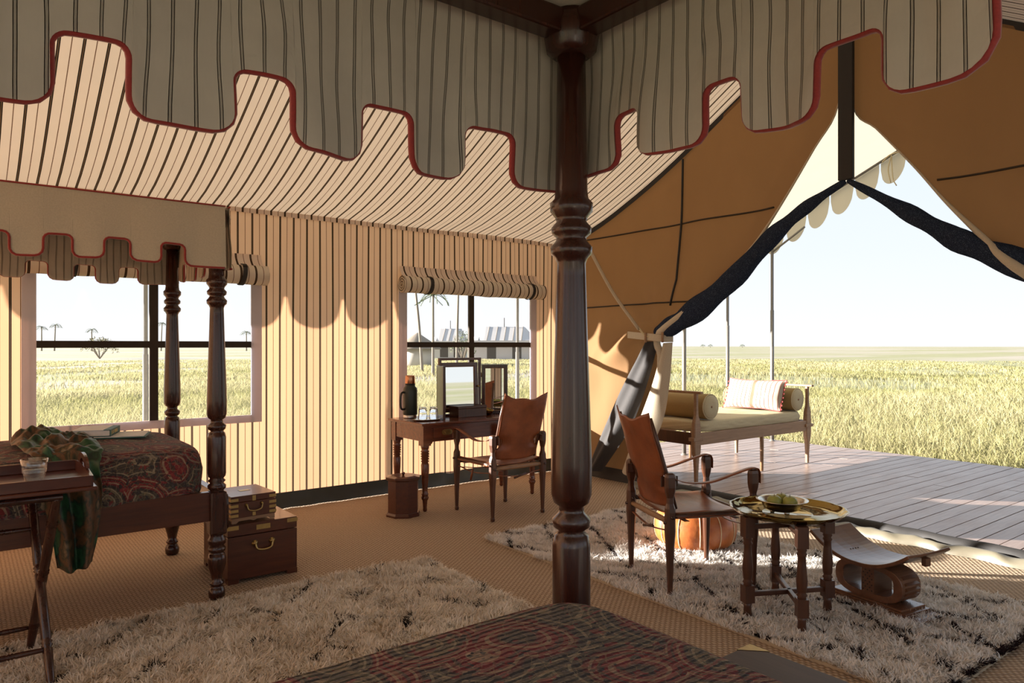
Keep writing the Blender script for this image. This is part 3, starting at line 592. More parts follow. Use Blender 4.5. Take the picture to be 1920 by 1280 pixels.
# near bed, the camera stands inside its canopy
t = thing('four_poster_bed', 'foreground mahogany four-poster bed with scalloped striped canopy', 'bed', (0, 0, 0), group='twin four-poster beds')
NX0, NX1, NY0, NY1 = -1.0, 1.19, -.50, 1.30
make_bed(t, NX0, NX1, NY0, NY1)
lx = [.17 - .275 * k_ for k_ in range(4, 0, -1)] + [.171, .452, .722, .998]
hang_val(t, (-1.07, 1.365), (1.235, 1.365), [(x_ + 1.07, w_) for x_, w_ in zip(lx, [.13] * 4 + [.125, .115, .13, .155])], 2.13, 1.745, 1.868, 11, nsign=1, trimr=.0085, wave=.022)
hang_val(t, (1.255, 1.36), (1.255, .415), [(1.36 - 1.163, .085), (1.36 - .91, .095), (1.36 - .637, .125)], 2.13, 1.785, 1.905, 12, nsign=1, trimr=.0085, wave=.02, round_end=True)
mb = MB(); mb.grid(lambda u, v: (lerp(NX0, NX1, u), lerp(NY0, NY1, v), 2.165 + .05 * math.sin(u * PI) * math.sin(v * PI)), 20, 16); part('canopy_top', mb, M['linen'], t)
tag(part('bedspread', quilt_mesh(NX0 + .05, 1.165, NY0 + .04, 1.27, .772, .50, .012, .065, 20), M['quilt'], loc=(.1, .4, .50)), 'red and olive paisley quilt rising at the bottom edge of the foreground', 'bedspread', 'paisley quilts on the beds')

# ------------------------------------------------------------------ rugs
def set_mesh(name, V, F, cols=None):
    me = bpy.data.meshes.new(name); nv = len(V); nf = len(F); k_ = F.shape[1]
    me.vertices.add(nv); me.vertices.foreach_set('co', V.astype(np.float32).ravel()); me.loops.add(nf * k_); me.loops.foreach_set('vertex_index', F.astype(np.int32).ravel())
    me.polygons.add(nf); me.polygons.foreach_set('loop_start', np.arange(0, nf * k_, k_, dtype=np.int32)); me.polygons.foreach_set('loop_total', np.full(nf, k_, np.int32))
    me.update()
    if cols is not None:
        at = me.color_attributes.new('Col', 'FLOAT_COLOR', 'POINT'); at.data.foreach_set('color', np.c_[cols, np.ones(nv)].astype(np.float32).ravel())
    return me
def tufts(P_, lean, length, width, col, curl=.4):
    """bent ribbons: five vertices, three triangles each"""
    n = len(P_); a_ = rng.uniform(0, 2 * PI, n); side = np.c_[np.cos(a_), np.sin(a_), np.zeros(n)] * width[:, None] / 2
    up = np.c_[lean[:, 0], lean[:, 1], np.ones(n)]; up /= np.linalg.norm(up, axis=1)[:, None]
    mid = P_ + up * length[:, None] * .55; up2 = up + np.c_[lean[:, 0], lean[:, 1], -np.ones(n) * curl]; up2 /= np.linalg.norm(up2, axis=1)[:, None]; tip = mid + up2 * length[:, None] * .5
    V = np.stack([P_ - side, P_ + side, mid - side * .8, mid + side * .8, tip], 1).reshape(-1, 3)
    b = np.arange(n)[:, None] * 5; F = np.concatenate([b + np.array([[0, 1, 3]]), b + np.array([[0, 3, 2]]), b + np.array([[2, 3, 4]])])
    cc = np.repeat(col, 5, 0).reshape(n, 5, 3).copy(); return V, F, cc.reshape(-1, 3)
def rug(label, corners, n, colfn, hmul=1):
    cs = np.array(corners, float); mid = cs.mean(0); t = thing('shaggy_rug', label, 'rug', (mid[0], mid[1], 0), group='shaggy wool rugs')
    mb = MB(); mb.loft([[(x, y, z) for x, y in corners] for z in (.001, .012)]); part('backing', mb, M['rugbase'], t, world=True)
    u, v = rng.uniform(0, 1, n), rng.uniform(0, 1, n)
    XY = (cs[0][None] * ((1 - u) * (1 - v))[:, None] + cs[1][None] * (u * (1 - v))[:, None] + cs[2][None] * (u * v)[:, None] + cs[3][None] * ((1 - u) * v)[:, None])
    # ragged outline
    XY += np.c_[vnoise(XY[:, 0] * 9, XY[:, 1] * 9, 1) - .5, vnoise(XY[:, 0] * 9, XY[:, 1] * 9, 2) - .5] * .03
    hgt = (.022 + .03 * vnoise(XY[:, 0] * 16, XY[:, 1] * 16, 4)) * hmul
    ln = np.c_[vnoise(XY[:, 0] * 21, XY[:, 1] * 21, 7) - .5, vnoise(XY[:, 0] * 21, XY[:, 1] * 21, 8) - .5] * 2.4 + rng.normal(0, .5, (n, 2))
    col = colfn(XY, u, v)
    V, F, cc = tufts(np.c_[XY - mid, np.full(n, .011)], ln, hgt * rng.uniform(.8, 1.25, n), rng.uniform(.0035, .0075, n), col)
    me = set_mesh('pile', V, F, cc); me.materials.append(M['pile']); o = part('pile', me, None, t); o['kind'] = 'stuff'
    return t
def wool(XY, base, tint):
    n = len(XY); k_ = vnoise(XY[:, 0] * 7, XY[:, 1] * 7, 21)[:, None] * .6 + rng.uniform(0, .4, n)[:, None]; return np.array(base)[None] * (1 - k_) + np.array(tint)[None] * k_
def c1(XY, u, v):
    c_ = wool(XY, (.89, .86, .80), (.64, .56, .46)); a_ = XY[:, 0] / .42 + XY[:, 1] / .5; b_ = XY[:, 0] / .42 - XY[:, 1] / .5
    d_ = np.minimum(np.abs(a_ - np.round(a_)), np.abs(b_ - np.round(b_))); k_ = (d_ < .022) & (vnoise(XY[:, 0] * 13, XY[:, 1] * 13, 3) > .62); c_[k_] = (.03, .025, .022); return c_
def c2(XY, u, v):
    c_ = wool(XY, (.89, .88, .87), (.70, .65, .60)); wob = (vnoise(XY[:, 0] * 5, XY[:, 1] * 5, 9) - .5) * .16; a_ = XY[:, 0] / .36 + XY[:, 1] / .62 + wob; b_ = XY[:, 0] / .36 - XY[:, 1] / .62 - wob
    d_ = np.minimum(np.abs(a_ - np.round(a_)), np.abs(b_ - np.round(b_))); k_ = (d_ < .032) & (vnoise(XY[:, 0] * 16, XY[:, 1] * 16, 5) > .36); c_[k_] = (.03, .02, .022)
    e_ = (v < .007) & (vnoise(XY[:, 0] * 20, XY[:, 1] * 3, 6) > .3); c_[e_] = (.03, .02, .022); return c_
rug('cream shaggy rug with faint dark flecks between the two beds', [(-.6, 1.45), (2.30, 1.45), (2.30, 3.89), (-.6, 3.89)], 170000, c1)
rug('white shaggy rug with dark diamond lines under the chair and brass table', [(2.88, 1.14), (4.36, 1.14), (4.36, 4.02), (2.88, 4.05)], 140000, c2)

# ------------------------------------------------------------------ writing desk and the things on it
def oct_(w, z, ch=.3, h=None):
    h = h or w; c_ = ch * min(w, h) / 2; a_, b_ = w / 2, h / 2
    return [(-a_ + c_, -b_, z), (a_ - c_, -b_, z), (a_, -b_ + c_, z), (a_, b_ - c_, z), (a_ - c_, b_, z), (-a_ + c_, b_, z), (-a_, b_ - c_, z), (-a_, -b_ + c_, z)]
DXa, DXb, DYa, DYb = 2.95, 4.16, 4.99, 5.54
t = thing('writing_desk', 'mahogany writing desk with turned legs under the window', 'desk', ((DXa + DXb) / 2, (DYa + DYb) / 2, 0))
part('top', MB().box(DXa - .02, DXb + .02, DYa - .02, DYb + .02, .70, .722), M['desk'], t, bev=.006, world=True)
mb = MB().box(DXa + .01, DXb - .01, DYb - .03, DYb - .01, .57, .70).box(DXa + .01, DXa + .03, DYa + .02, DYb - .02, .57, .70).box(DXb - .03, DXb - .01, DYa + .02, DYb - .02, .57, .70)
out = [(DXa + .07, .70), (DXb - .07, .70), (DXb - .07, .54), (DXb - .09, .55), (DXb - .10, .565)] + [(DXa + .10, .565), (DXa + .09, .55), (DXa + .07, .54)]
mb.prism(out, DYa + .012, DYa + .03); part('apron', mb, M['desk'], t, world=True, bev=.002)
for x0, x1 in ((DXa + .10, DXa + .36), (DXb - .36, DXb - .10)):
    d = part('drawer', MB().box(x0, x1, DYa + .004, DYa + .02, .592, .682), M['desk'], t, bev=.004, world=True)
    cx = (x0 + x1) / 2; cz = .637; a24 = np.linspace(0, 2 * PI, 25)[:-1]
    mb = MB().prism([(cx + .05 * math.copysign(abs(math.cos(q)) ** .7, math.cos(q)), cz + .024 * math.copysign(abs(math.sin(q)) ** .7, math.sin(q))) for q in a24], DYa - .001, DYa + .005); mb.prism([(cx + .03 * math.cos(q), cz + .012 * math.sin(q)) for q in a24], DYa - .004, DYa + .001); mb.tube([(cx - .03, DYa - .004, cz + .006), (cx - .02, DYa - .010, cz - .012), (cx + .02, DYa - .010, cz - .012), (cx + .03, DYa - .004, cz + .006)], .003, 6)
    part('handle', mb, M['oldbrass'], d, world=False, loc=None) if False else None
    h_ = part('handle', mb, M['oldbrass'], None); 
    for v_ in h_.data.vertices: v_.co -= Vector(t.location)
    h_.parent = d; h_['label'] = 'oval brass flush handle'
LEG = [(0, .012), (.012, .018), (.03, .016), (.09, .021), (.10, .028), (.115, .032), (.13, .024), (.14, .030), (.15, .024), (.17, .022), (.30, .031), (.38, .033), (.40, .026), (.408, .034), (.42, .026), (.428, .036), (.44, .027), (.448, .037), (.46, .028), (.468, .037), (.48, .028), (.488, .037), (.50, .028), (.52, .033), (.54, .036)]
for x in (DXa + .04, DXb - .04):
    for y in (DYa + .04, DYb - .04):
        part('leg', MB().lathe(LEG, 18, tr(x, y, 0)).box(x - .036, x + .036, y - .036, y + .036, .535, .70), M['desk'], t, world=True)
# triple mirror
t = thing('dressing_mirror', 'folding three-part dressing mirror in dark frames on the desk', 'mirror', (3.55, 5.36, .722))
def frame(w, z0, z1, fw, depth, Mx, nm, par, glass, mtl, gl_in=.0):
    mb = MB().ring([(-w / 2, z0), (w / 2, z0), (w / 2, z1), (-w / 2, z1)], [(-w / 2 + fw, z0 + fw), (w / 2 - fw, z0 + fw), (w / 2 - fw, z1 - fw), (-w / 2 + fw, z1 - fw)], -depth / 2, depth / 2, Mx)
    o = part(nm, mb, mtl, par, bev=.003)
    if glass:
        mb = MB().ring([(-w / 2 + fw, z0 + fw), (w / 2 - fw, z0 + fw), (w / 2 - fw, z1 - fw), (-w / 2 + fw, z1 - fw)], [(-w / 2 + fw + .006, z0 + fw + .006), (w / 2 - fw - .006, z0 + fw + .006), (w / 2 - fw - .006, z1 - fw - .006), (-w / 2 + fw + .006, z1 - fw - .006)], -.006, .0, Mx); part('gilt_slip', mb, M['teak'], o)
        part('glass', MB().box(-w / 2 + fw, w / 2 - fw, -.002, .004, z0 + fw, z1 - fw, Mx), M['mirror'], o)
        part('back_panel', MB().box(-w / 2 + fw * .5, w / 2 - fw * .5, .005, .010, z0 + fw * .5, z1 - fw * .5, Mx), M['mahog'], o)
frame(.45, .0, .52, .022, .028, Matrix(), 'outer_frame', t, False, M['mahogx'])
frame(.385, .035, .478, .035, .022, tr(0, -.004, 0) @ rot('X', -.03), 'centre_mirror', t, True, M['mahogx'])
frame(.245, .0, .455, .03, .022, tr(.235, 0, 0) @ rot('Z', -.42) @ tr(.125, 0, 0), 'wing_mirror', t, True, M['mahog'])
frame(.245, .0, .455, .03, .022, tr(-.235, 0, 0) @ rot('Z', 1.25) @ tr(-.125, 0, 0), 'wing_mirror', t, True, M['mahog'])
for x in (-.235, .235):
    for z in (.12, .36): part('hinge', MB().lathe([(-.02, .007), (.02, .007)], 10, tr(x, 0, z)), M['oldbrass'], t)
for x in (-.19, .19): part('pivot_screw', MB().lathe([(0, .008), (.012, .010), (.016, .004)], 12, tr(x, -.012, .26) @ rot('X', PI / 2)), M['oldbrass'], t)
t = thing('keepsake_box', 'small plain wooden box in front of the dressing mirror', 'box', (3.57, 5.26, .722), .04)
part('body', MB().box(-.155, .155, -.07, .07, 0, .075), M['chairwood'], t, bev=.003); part('lid', MB().box(-.157, .157, -.072, .072, .076, .098), M['chairwood'], t, bev=.003)
t = thing('brass_bowl', 'tiny brass bowl beside the wooden box on the desk', 'bowl', (3.80, 5.27, .722)); part('bowl', MB().lathe([(0, .018), (.004, .022), (.012, .032), (.035, .048), (.048, .05), (.046, .044), (.02, .034), (.01, .015)], 20), M['brass'], t)
t = thing('vacuum_flask', 'dark green vacuum flask with copper cup on the desk', 'flask', (3.085, 5.44, .722))
part('body', MB().lathe([(.03, .060), (.035, .063), (.24, .063), (.262, .058), (.275, .046), (.285, .043), (.30, .043)], 24), M['flask'], t); part('base', MB().lathe([(0, .058), (.004, .060), (.032, .060)], 24), M['steel'], t); part('collar', MB().lathe([(.288, .044), (.302, .044), (.302, .04)], 20), M['blackp'], t)
part('cup', MB().lathe([(.298, .042), (.302, .044), (.36, .041), (.37, .038), (.372, .02)], 24), M['copper'], t)
mb = MB().tube(curve([(-.055, -.01, .225), (-.085, -.015, .225), (-.103, -.02, .20), (-.105, -.02, .12), (-.095, -.02, .085), (-.06, -.01, .08)], 5), .009, 8); part('handle', mb, M['blackp'], t)
t = thing('serving_tray', 'small silver tray under the upturned glasses', 'tray', (3.115, 5.20, .722), .15); part('tray', MB().lathe([(0, .10), (.003, .11), (.012, .128), (.014, .128), (.006, .108), (.004, .09)], 32, Matrix.Diagonal((1.1, .8, 1, 1))), M['silver'], t)
for x, y, lb in ((3.08, 5.22, 'left upturned glass tumbler on the silver tray'), (3.165, 5.18, 'right upturned glass tumbler on the silver tray')):
    t = thing('glass_tumbler', lb, 'glass', (x, y, .729), group='tumblers on the desk tray')
    part('glass', MB().lathe([(0, .036), (.002, .039), (.05, .036), (.098, .031), (.103, .028), (.103, .002), (.092, .002), (.090, .026), (.05, .033), (0, .0355)], 24, caps=False), M['tumbler'], t)

# ------------------------------------------------------------------ safari chairs
def make_chair(name, label, loc, rz):
    t = thing(name, label, 'chair', loc, rz, group='leather safari chairs')
    LS = [(0, .024, .024), (.008, .030, .030), (.022, .030, .030), (.03, .024, .024), (.10, .029, .029), (.27, .041, .041), (.33, .05, .05), (.36, .052, .052), (.455, .05, .05), (.475, .046, .05), (.50, .028, .036), (.53, .026, .034), (.56, .034, .05), (.585, .042, .056), (.64, .042, .058), (.655, .036, .05), (.662, .02, .03)]
    for sx in (-1, 1):
        for sy in (-1, 1):
            mb = MB().loft([[(x + sx * .25, y + sy * .25, z) for x, y, z in oct_(w, z, .45, h)] for z, w, h in LS], smooth=False); l = part('leg', mb, M['chairwood'], t)
            part('peg', MB().tube([(sx * .25 - .035 * sx, sy * .25, .43), (sx * .25 + .036 * sx, sy * .25, .43)], .009, 8).tube([(sx * .25, sy * .25 + .036 * sy, .40), (sx * .25, sy * .25 - .02 * sy, .40)], .009, 8), M['mahog'], l)
    def dowel(p, q): return MB().tube([Vector(p).lerp(Vector(q), k_) for k_ in (0, .2, .5, .8, 1)], [.013, .016, .018, .016, .013], 10)
    for s in (-1, 1):
        part('side_rail', dowel((s * .25, -.25, .43), (s * .25, .25, .43)), M['chairwood'], t); part('cross_rail', dowel((-.25, s * .25, .40), (.25, s * .25, .40)), M['teak' if s < 0 else 'chairwood'], t)
    mb = MB()
    def seat(u, v):
        x = lerp(-.268, .268, u); y = lerp(-.215, .215, v); e_ = abs(2 * u - 1); z = .452 - .038 * (1 - e_ ** 2.2) + .004 * vn(u * 5, v * 5)
        if e_ > .93: z -= (e_ - .93) * .45
        return (x, y, z)
    mb.grid(seat, 28, 16); s_ = part('seat', mb, M['leather'], t, solid=.006)
    for y in (-.15, .15): part('buckle_strap', MB().box(-.25, .25, y - .015, y + .015, .398, .401), M['leather'], t)
    for y in (-.25, .25):
        part('thong', MB().tube(curve([(-.25, y, .355), (0, y, .325), (.25, y, .355)], 6), .010, 6, flat=.35), M['leather'], t); part('thong', MB().tube([(-.05, y - .012, .315), (.07, y - .012, .34)], .008, 6), M['chairwood'], t) if y < 0 else None
    part('thong', MB().tube(curve([(-.25, -.25, .37), (-.25, 0, .345), (-.25, .25, .37)], 6), .010, 6, flat=.35).tube([(-.262, .0, .37), (-.262, .03, .28)], .009, 6), M['leather'], t)
    mb = MB()
    def back(u, v):
        z = lerp(.47, .965, v); hw = .212 - math.sqrt(max(0, .05 ** 2 - (z - .60) ** 2)); e_ = 2 * u - 1; x = e_ * hw
        zz = z - (.028 * (1 - e_ * e_) + .006 * math.sin(e_ * 7)) * max(0, v - .6) / .4 + .02 * abs(e_) ** 3 * max(0, v - .85) / .15 + .012 * (1 - e_ * e_) * max(0, .3 - v) * -3
        y = -.215 - (z - .50) * .30 - .045 * (1 - e_ * e_) * (1 - .6 * v) ** .7 + .006 * vn(u * 4, v * 4); return (x, y, zz)
    mb.grid(back, 24, 36); part('backrest', mb, M['leather'], t, solid=.007)
    for s in (-1, 1):
        part('back_stile', MB().tube([(s * .205, -.205 - (z - .5) * .30, z) for z in (.46, .6, .8, .95)], [.010, .014, .013, .008], 8), M['chairwood'], t)
        pts = curve([(s * .25, .285, .585), (s * .25, .283, .645), (s * .25, .25, .668), (s * .25, .14, .642), (s * .25, -.02, .60), (s * .25, -.16, .607), (s * .25, -.25, .638)], 6)
        part('arm_strap', MB().loft([[(p.x - .02, p.y, p.z), (p.x + .02, p.y, p.z), (p.x + .02, p.y, p.z + .004), (p.x - .02, p.y, p.z + .004)] for p in pts], smooth=True), M['leather'], t)
        part('pivot_block', MB().box(s * .25 - .03 * s - .006, s * .25 - .03 * s + .006, -.29, -.19, .585, .64), M['chairwood'], t, bev=.004)
    return t
make_chair('safari_chair', 'tan leather safari chair drawn up to the writing desk', (3.475, 4.665, 0), 0.0)
make_chair('safari_chair', 'tan leather safari chair on the white rug beside the brass table', (3.305, 2.61, .012), -math.atan2(.513, -.22) )

# ------------------------------------------------------------------ bin, trunk, box
t = thing('waste_bin', 'octagonal red mahogany bin with knobbed lid beside the desk', 'bin', (2.79, 5.03, 0), .2)
def rg(r, z): return [(r * math.cos(k_ * PI / 4 + PI / 8), r * math.sin(k_ * PI / 4 + PI / 8), z) for k_ in range(8)]
part('base', MB().loft([rg(.14, 0), rg(.14, .015), rg(.13, .03)]), M['mahogx'], t); part('body', MB().loft([rg(.125, .03), rg(.125, .285)]), M['mahogx'], t)
part('lid', MB().loft([rg(.132, .285), rg(.142, .295), rg(.142, .31), rg(.10, .318)]), M['mahogx'], t); part('knob', MB().lathe([(.316, .008), (.322, .008), (.332, .016), (.342, .010)], 14), M['mahogx'], t)
def bail(cx, y, cz, w, drop, r=.005, rose=.014):
    mb = MB()
    for s in (-1, 1): mb.lathe([(0, rose), (.004, rose), (.008, rose * .6), (.014, rose * .5)], 14, tr(cx + s * w / 2, y, cz) @ rot('X', PI / 2))
    mb.tube(curve([(cx - w / 2, y - .014, cz), (cx - w * .4, y - .018, cz - drop * .75), (cx, y - .018, cz - drop), (cx + w * .4, y - .018, cz - drop * .75), (cx + w / 2, y - .014, cz)], 6), r, 8); return mb
t = thing('trunk', 'large mahogany trunk with brass corners beside the far bed post', 'trunk', (1.385, 4.40, 0))
part('body', MB().box(-.20, .20, -.25, .25, .02, .265), M['mahogx'], t, bev=.003); part('lid', MB().box(-.20, .20, -.25, .25, .268, .333), M['mahogx'], t, bev=.004)
part('handle', bail(0, -.25, .215, .10, .04, .006, .018), M['oldbrass'], t)
for sx in (-1, 1): part('foot', MB().box(sx * .17 - .03, sx * .17 + .03, -.252, -.20, 0, .03), M['mahogx'], t); part('foot', MB().box(sx * .17 - .03, sx * .17 + .03, .20, .25, 0, .03), M['mahogx'], t)
for sx in (-1, 1): part('brass_corner', MB().box(sx * .201 if sx < 0 else .14, -.14 if sx < 0 else .201, -.2515, -.249, .305, .328).box(sx * .2015 - .001, sx * .2015 + .001, -.251, -.19, .305, .328), M['oldbrass'], t); part('brass_corner', MB().box(sx * .201 if sx < 0 else .16, -.16 if sx < 0 else .201, -.2515, -.249, .0, .03), M['oldbrass'], t)
part('lock_plate', MB().box(-.04, .04, -.2515, -.249, .29, .318), M['oldbrass'], t)
t = thing('brass_bound_box', 'small brass-bound writing box on top of the trunk', 'box', (1.33, 4.33, .335), .06)
part('base', MB().prism([(-.125, 0), (-.10, 0), (-.085, .012), (-.02, .012), (0, .004), (.02, .012), (.085, .012), (.10, 0), (.125, 0), (.125, .03), (-.125, .03)], -.15, -.135).box(-.12, .12, -.135, .14, .01, .03), M['teak'], t)
part('body', MB().box(-.13, .13, -.155, .15, .03, .118), M['mahogx'], t, bev=.002); part('lid', MB().box(-.13, .13, -.155, .15, .12, .155), M['mahogx'], t, bev=.003)
for sx in (-1, 1):
    for z in (.045, .072, .1, .135): part('brass_strap', MB().box(sx * .131 if sx < 0 else .09, -.09 if sx < 0 else .131, -.1565, -.154, z - .008, z + .008).box(sx * .1315 - .001, sx * .1315 + .001, -.156, -.11, z - .008, z + .008), M['oldbrass'], t)
part('lock_plate', MB().box(-.01, .01, -.157, -.154, .12, .15), M['oldbrass'], t); part('lock_plate', MB().box(-.009, .009, -.157, -.154, .035, .055), M['oldbrass'], t); part('handle', bail(0, -.155, .10, .09, .035, .004, .010), M['oldbrass'], t); part('name_plate', MB().prism([(-.03, -.016), (.03, -.016), (.03, .016), (-.03, .016)], .1552, .1562, rot('X', PI / 2) @ rot('X', 0)) if False else MB().box(-.03, .03, -.02, .02, .1545, .1565), M['oldbrass'], t)
# chest at the foot of the near bed
t = thing('blanket_chest', 'dark wooden chest with brass corners at the bottom edge beside the quilt', 'chest', (1.64, .80, 0))
part('body', MB().box(-.335, .335, -.52, .52, .03, .33), M['mahogx'], t, bev=.004); part('lid', MB().box(-.345, .345, -.53, .53, .333, .40), wood('chest_top', (.03, .013, .009), (.065, .03, .02), .5, 0, 'Y'), t, bev=.004)
for sx in (-1, 1):
    for sy in (-1, 1):
        part('foot', MB().box(sx * .29 - .04, sx * .29 + .04, sy * .47 - .04, sy * .47 + .04, 0, .03), M['mahogx'], t)
        part('brass_corner', MB().add([(sx * .346, sy * .531, .4012), (sx * .346 - sx * .07, sy * .531, .4012), (sx * .346, sy * .531 - sy * .07, .4012), (sx * .346, sy * .531, .398), (sx * .346 - sx * .07, sy * .531, .398), (sx * .346, sy * .531 - sy * .07, .398)], [(0, 1, 2), (3, 5, 4), (0, 3, 4, 1), (0, 2, 5, 3)], smooth=False), M['oldbrass'], t)
part('hinge_plate', MB().box(.265, .347, .16, .195, .396, .4015), M['oldbrass'], t); part('hinge_plate', MB().box(.265, .347, -.195, -.16, .396, .4015), M['oldbrass'], t)

# ------------------------------------------------------------------ butler tray table, glass of water
t = thing('tray_stand', 'folding crossed-leg mahogany stand holding the butler tray', 'stand', (-.05, 3.60, 0))
def turned(p, q, r, rings):
    p, q = Vector(p), Vector(q); L = (q - p).length; pr = [(0, r * .6), (.03, r * .75)]
    for c_ in rings: pr += [(c_ - .03, r), (c_ - .02, r * .8), (c_ - .012, r * 1.12), (c_ - .004, r * .85), (c_ + .004, r * 1.12), (c_ + .012, r * .8), (c_ + .02, r)]
    pr += [(.985, r * .8), (1, r * .7)]; Mx = tr(*p) @ (q - p).to_track_quat('Z', 'Y').to_matrix().to_4x4(); return MB().lathe([(z * L, rr) for z, rr in pr], 16, Mx)
for x in (.30, -.42):
    part('leg', turned((x - .02, 3.33, 0), (x - .06, 3.83, .745), .019, (.2, .55, .85)), M['mahog'], t, world=True); part('leg', turned((x - .065, 3.78, 0), (x + .0, 3.36, .745), .019, (.2, .55, .85)), M['mahog'], t, world=True)
for y, z, xo in ((3.36, .745, .0), (3.83, .745, -.06)): part('top_rail', MB().tube([(-.45 + xo, y, z), (.32 + xo, y, z)], .014, 10), M['mahog'], t, world=True)
for y, z, xo in ((3.41, .13, -.03), (3.72, .13, -.06), (3.70, .56, -.05)): part('stretcher', turned((-.42 + xo, y, z), (.29 + xo, y, z), .012, (.15, .85)), M['mahog'], t, world=True)
t = thing('butler_tray', 'mahogany butler tray with raised handle end at the left edge', 'tray', (-.05, 3.60, .762))
TX0, TX1, TY0, TY1 = -.50, .42, 3.35, 3.85
part('base', MB().box(TX0 - .02, TX1 + .02, TY0 - .02, TY1 + .02, .762, .778), M['mahogx'], t, world=True, bev=.005)
for y in (TY0, TY1): part('side', MB().box(TX0, TX1, y - .006, y + .006, .778, .822), M['mahogx'], t, world=True, bev=.003)
for x in (TX0, TX1):
    L = TY1 - TY0; out = [(0, .778), (L, .778), (L, .82)] + [(L - L * k_ / 40, .82 + .062 * math.exp(-((k_ / 40 - .5) / .17) ** 4)) for k_ in range(1, 40)] + [(0, .82)]
    hol = [(L / 2 + .055 * math.cos(q), .85 + .016 * math.sin(q)) for q in np.linspace(0, 2 * PI, 21)[:-1]]
    nO = 44; 
    def res(o_):
        return o_
    mb = MB()      # two halves round the hand hole: below and above
    mb.prism([(0, .778), (L, .778), (L, .82), (L / 2 + .09, .834), (L / 2 - .09, .834), (0, .82)], -.006, .006, tr(x, TY0, 0) @ rot('Z', PI / 2))
    outer = [(L / 2 + .14 * math.cos(q) * (1 if abs(math.sin(q)) > .3 else 1), .834 + .05 * math.sin(q)) for q in np.linspace(0, PI, 17)]; inner = [(L / 2 + .06 * math.cos(q), .836 + .024 * math.sin(q)) for q in np.linspace(0, PI, 17)]
    for k_ in range(16): mb.prism([outer[k_], outer[k_ + 1], inner[k_ + 1], inner[k_]], -.006, .006, tr(x, TY0, 0) @ rot('Z', PI / 2))
    part('handle_end', mb, M['mahogx'], t, world=True)
t = thing('water_glass', 'glass of water standing on the butler tray', 'glass', (.235, 3.50, .7785))
part('glass', MB().lathe([(0, .030), (.003, .034), (.012, .035), (.045, .041), (.052, .0385), (.055, .042), (.108, .049), (.109, .047), (.056, .039), (.018, .032), (.015, .002)], 32, mod=lambda a_, z: 1 + (.02 * math.cos(10 * a_) if .01 < z < .05 else 0), caps=False), M['glass'], t)
part('water', MB().lathe([(.019, .0315), (.05, .037), (.066, .0395)], 24), M['water'], t)

# ------------------------------------------------------------------ scarf and books on the far bed
PB = [(4.62, .83), (4.5, .86), (4.38, .84), (4.25, .86), (4.12, .835), (4.02, .835), (3.955, .80), (3.925, .70), (3.92, .55), (3.915, .42), (3.91, .31)]
PA = np.array(PB)
def scarf(u, v):
    k_ = v * (len(PB) - 1); i = min(int(k_), len(PB) - 2); f = k_ - i; y = lerp(PB[i][0], PB[i + 1][0], f); z = lerp(PB[i][1], PB[i + 1][1], f)
    w = interp(v, [0, .25, .5, .62, .8, 1], [.34, .36, .30, .24, .21, .15]); cx = interp(v, [0, .3, .5, .7, 1], [.37, .38, .40, .41, .42])
    e_ = 2 * u - 1; x = cx + e_ * w / 2; top = max(0, 1 - v / .58)
    bunch = max(0, .035 * vn(u * 3.6, v * 13, 2) + .03 * vn(u * 8 + 3, v * 24, 6) + .012 * vn(u * 16, v * 40, 7) + .035) * (top ** .35) * (1 - e_ ** 8)
    fold = .036 * math.sin(u * 13 + 2.2 * math.sin(v * 5)) + .016 * vn(u * 5, v * 3, 9)
    if v > .56: y -= .03 + fold * min(1, (v - .56) * 8); z -= max(0, v - .8) * (.28 * (.5 - abs(u - .42)) - .05)
    else: z += bunch + .004
    return (x + .012 * vn(v * 8, u * 2, 4), y - (.012 if v > .5 else 0), max(z, .826) if v < .5 else z)
mb = MB(); mb.grid(scarf, 70, 140, uvfn=lambda u, v: (u * .25, v * .95)); tag(part('silk_scarf', mb, M['scarf'], loc=(.42, 4.0, .3), solid=.003), 'green and brown patterned silk scarf draped over the paisley bed', 'scarf')
def book(name, label, loc, rz, w, l, h, gold=False, tilt=0):
    t = thing(name, label, 'book', loc, rz); Mx = rot('Y', tilt)
    part('pages', MB().box(-w / 2 + .004, w / 2 - .004, -l / 2 + .004, l / 2 - .004, .003, h - .003, Mx), M['paper'], t)
    part('cover', MB().box(-w / 2, w / 2, -l / 2, l / 2, 0, .003, Mx).box(w / 2 - .035, w / 2 - .004, -l / 2, l / 2, h - .003, h, Mx).box(w / 2 - .004, w / 2, -l / 2, l / 2, 0, h, Mx), M['bookg'], t)
    part('front_board_sheen', MB().box(-w / 2, w / 2 - .035, -l / 2, l / 2, h - .003, h, Mx), M['paper'], t)  # top board coloured pale to stand in for light reflected off it
    if gold:
        for yy in (-.085, -.055, -.02, .0, .02, .04): part('gilt_lettering', MB().box(w / 2 - .001, w / 2 + .0012, yy - .004, yy + .004, h * .25, h * .75, Mx), M['gold'], t)
    return t
book('hardback_book', 'thick green hardback with gilt spine resting on the open book', (.60, 4.60, .852), -.35, .19, .24, .036, True)
t = thing('open_book', 'flat green book lying face up on the paisley bed', 'book', (.70, 4.58, .838), -.3)
part('cover', MB().box(-.10, .16, -.14, .12, 0, .006), M['bookg'], t, bev=.001); part('pages', MB().box(-.095, .15, -.13, .11, .0062, .0122), M['paper'], t)

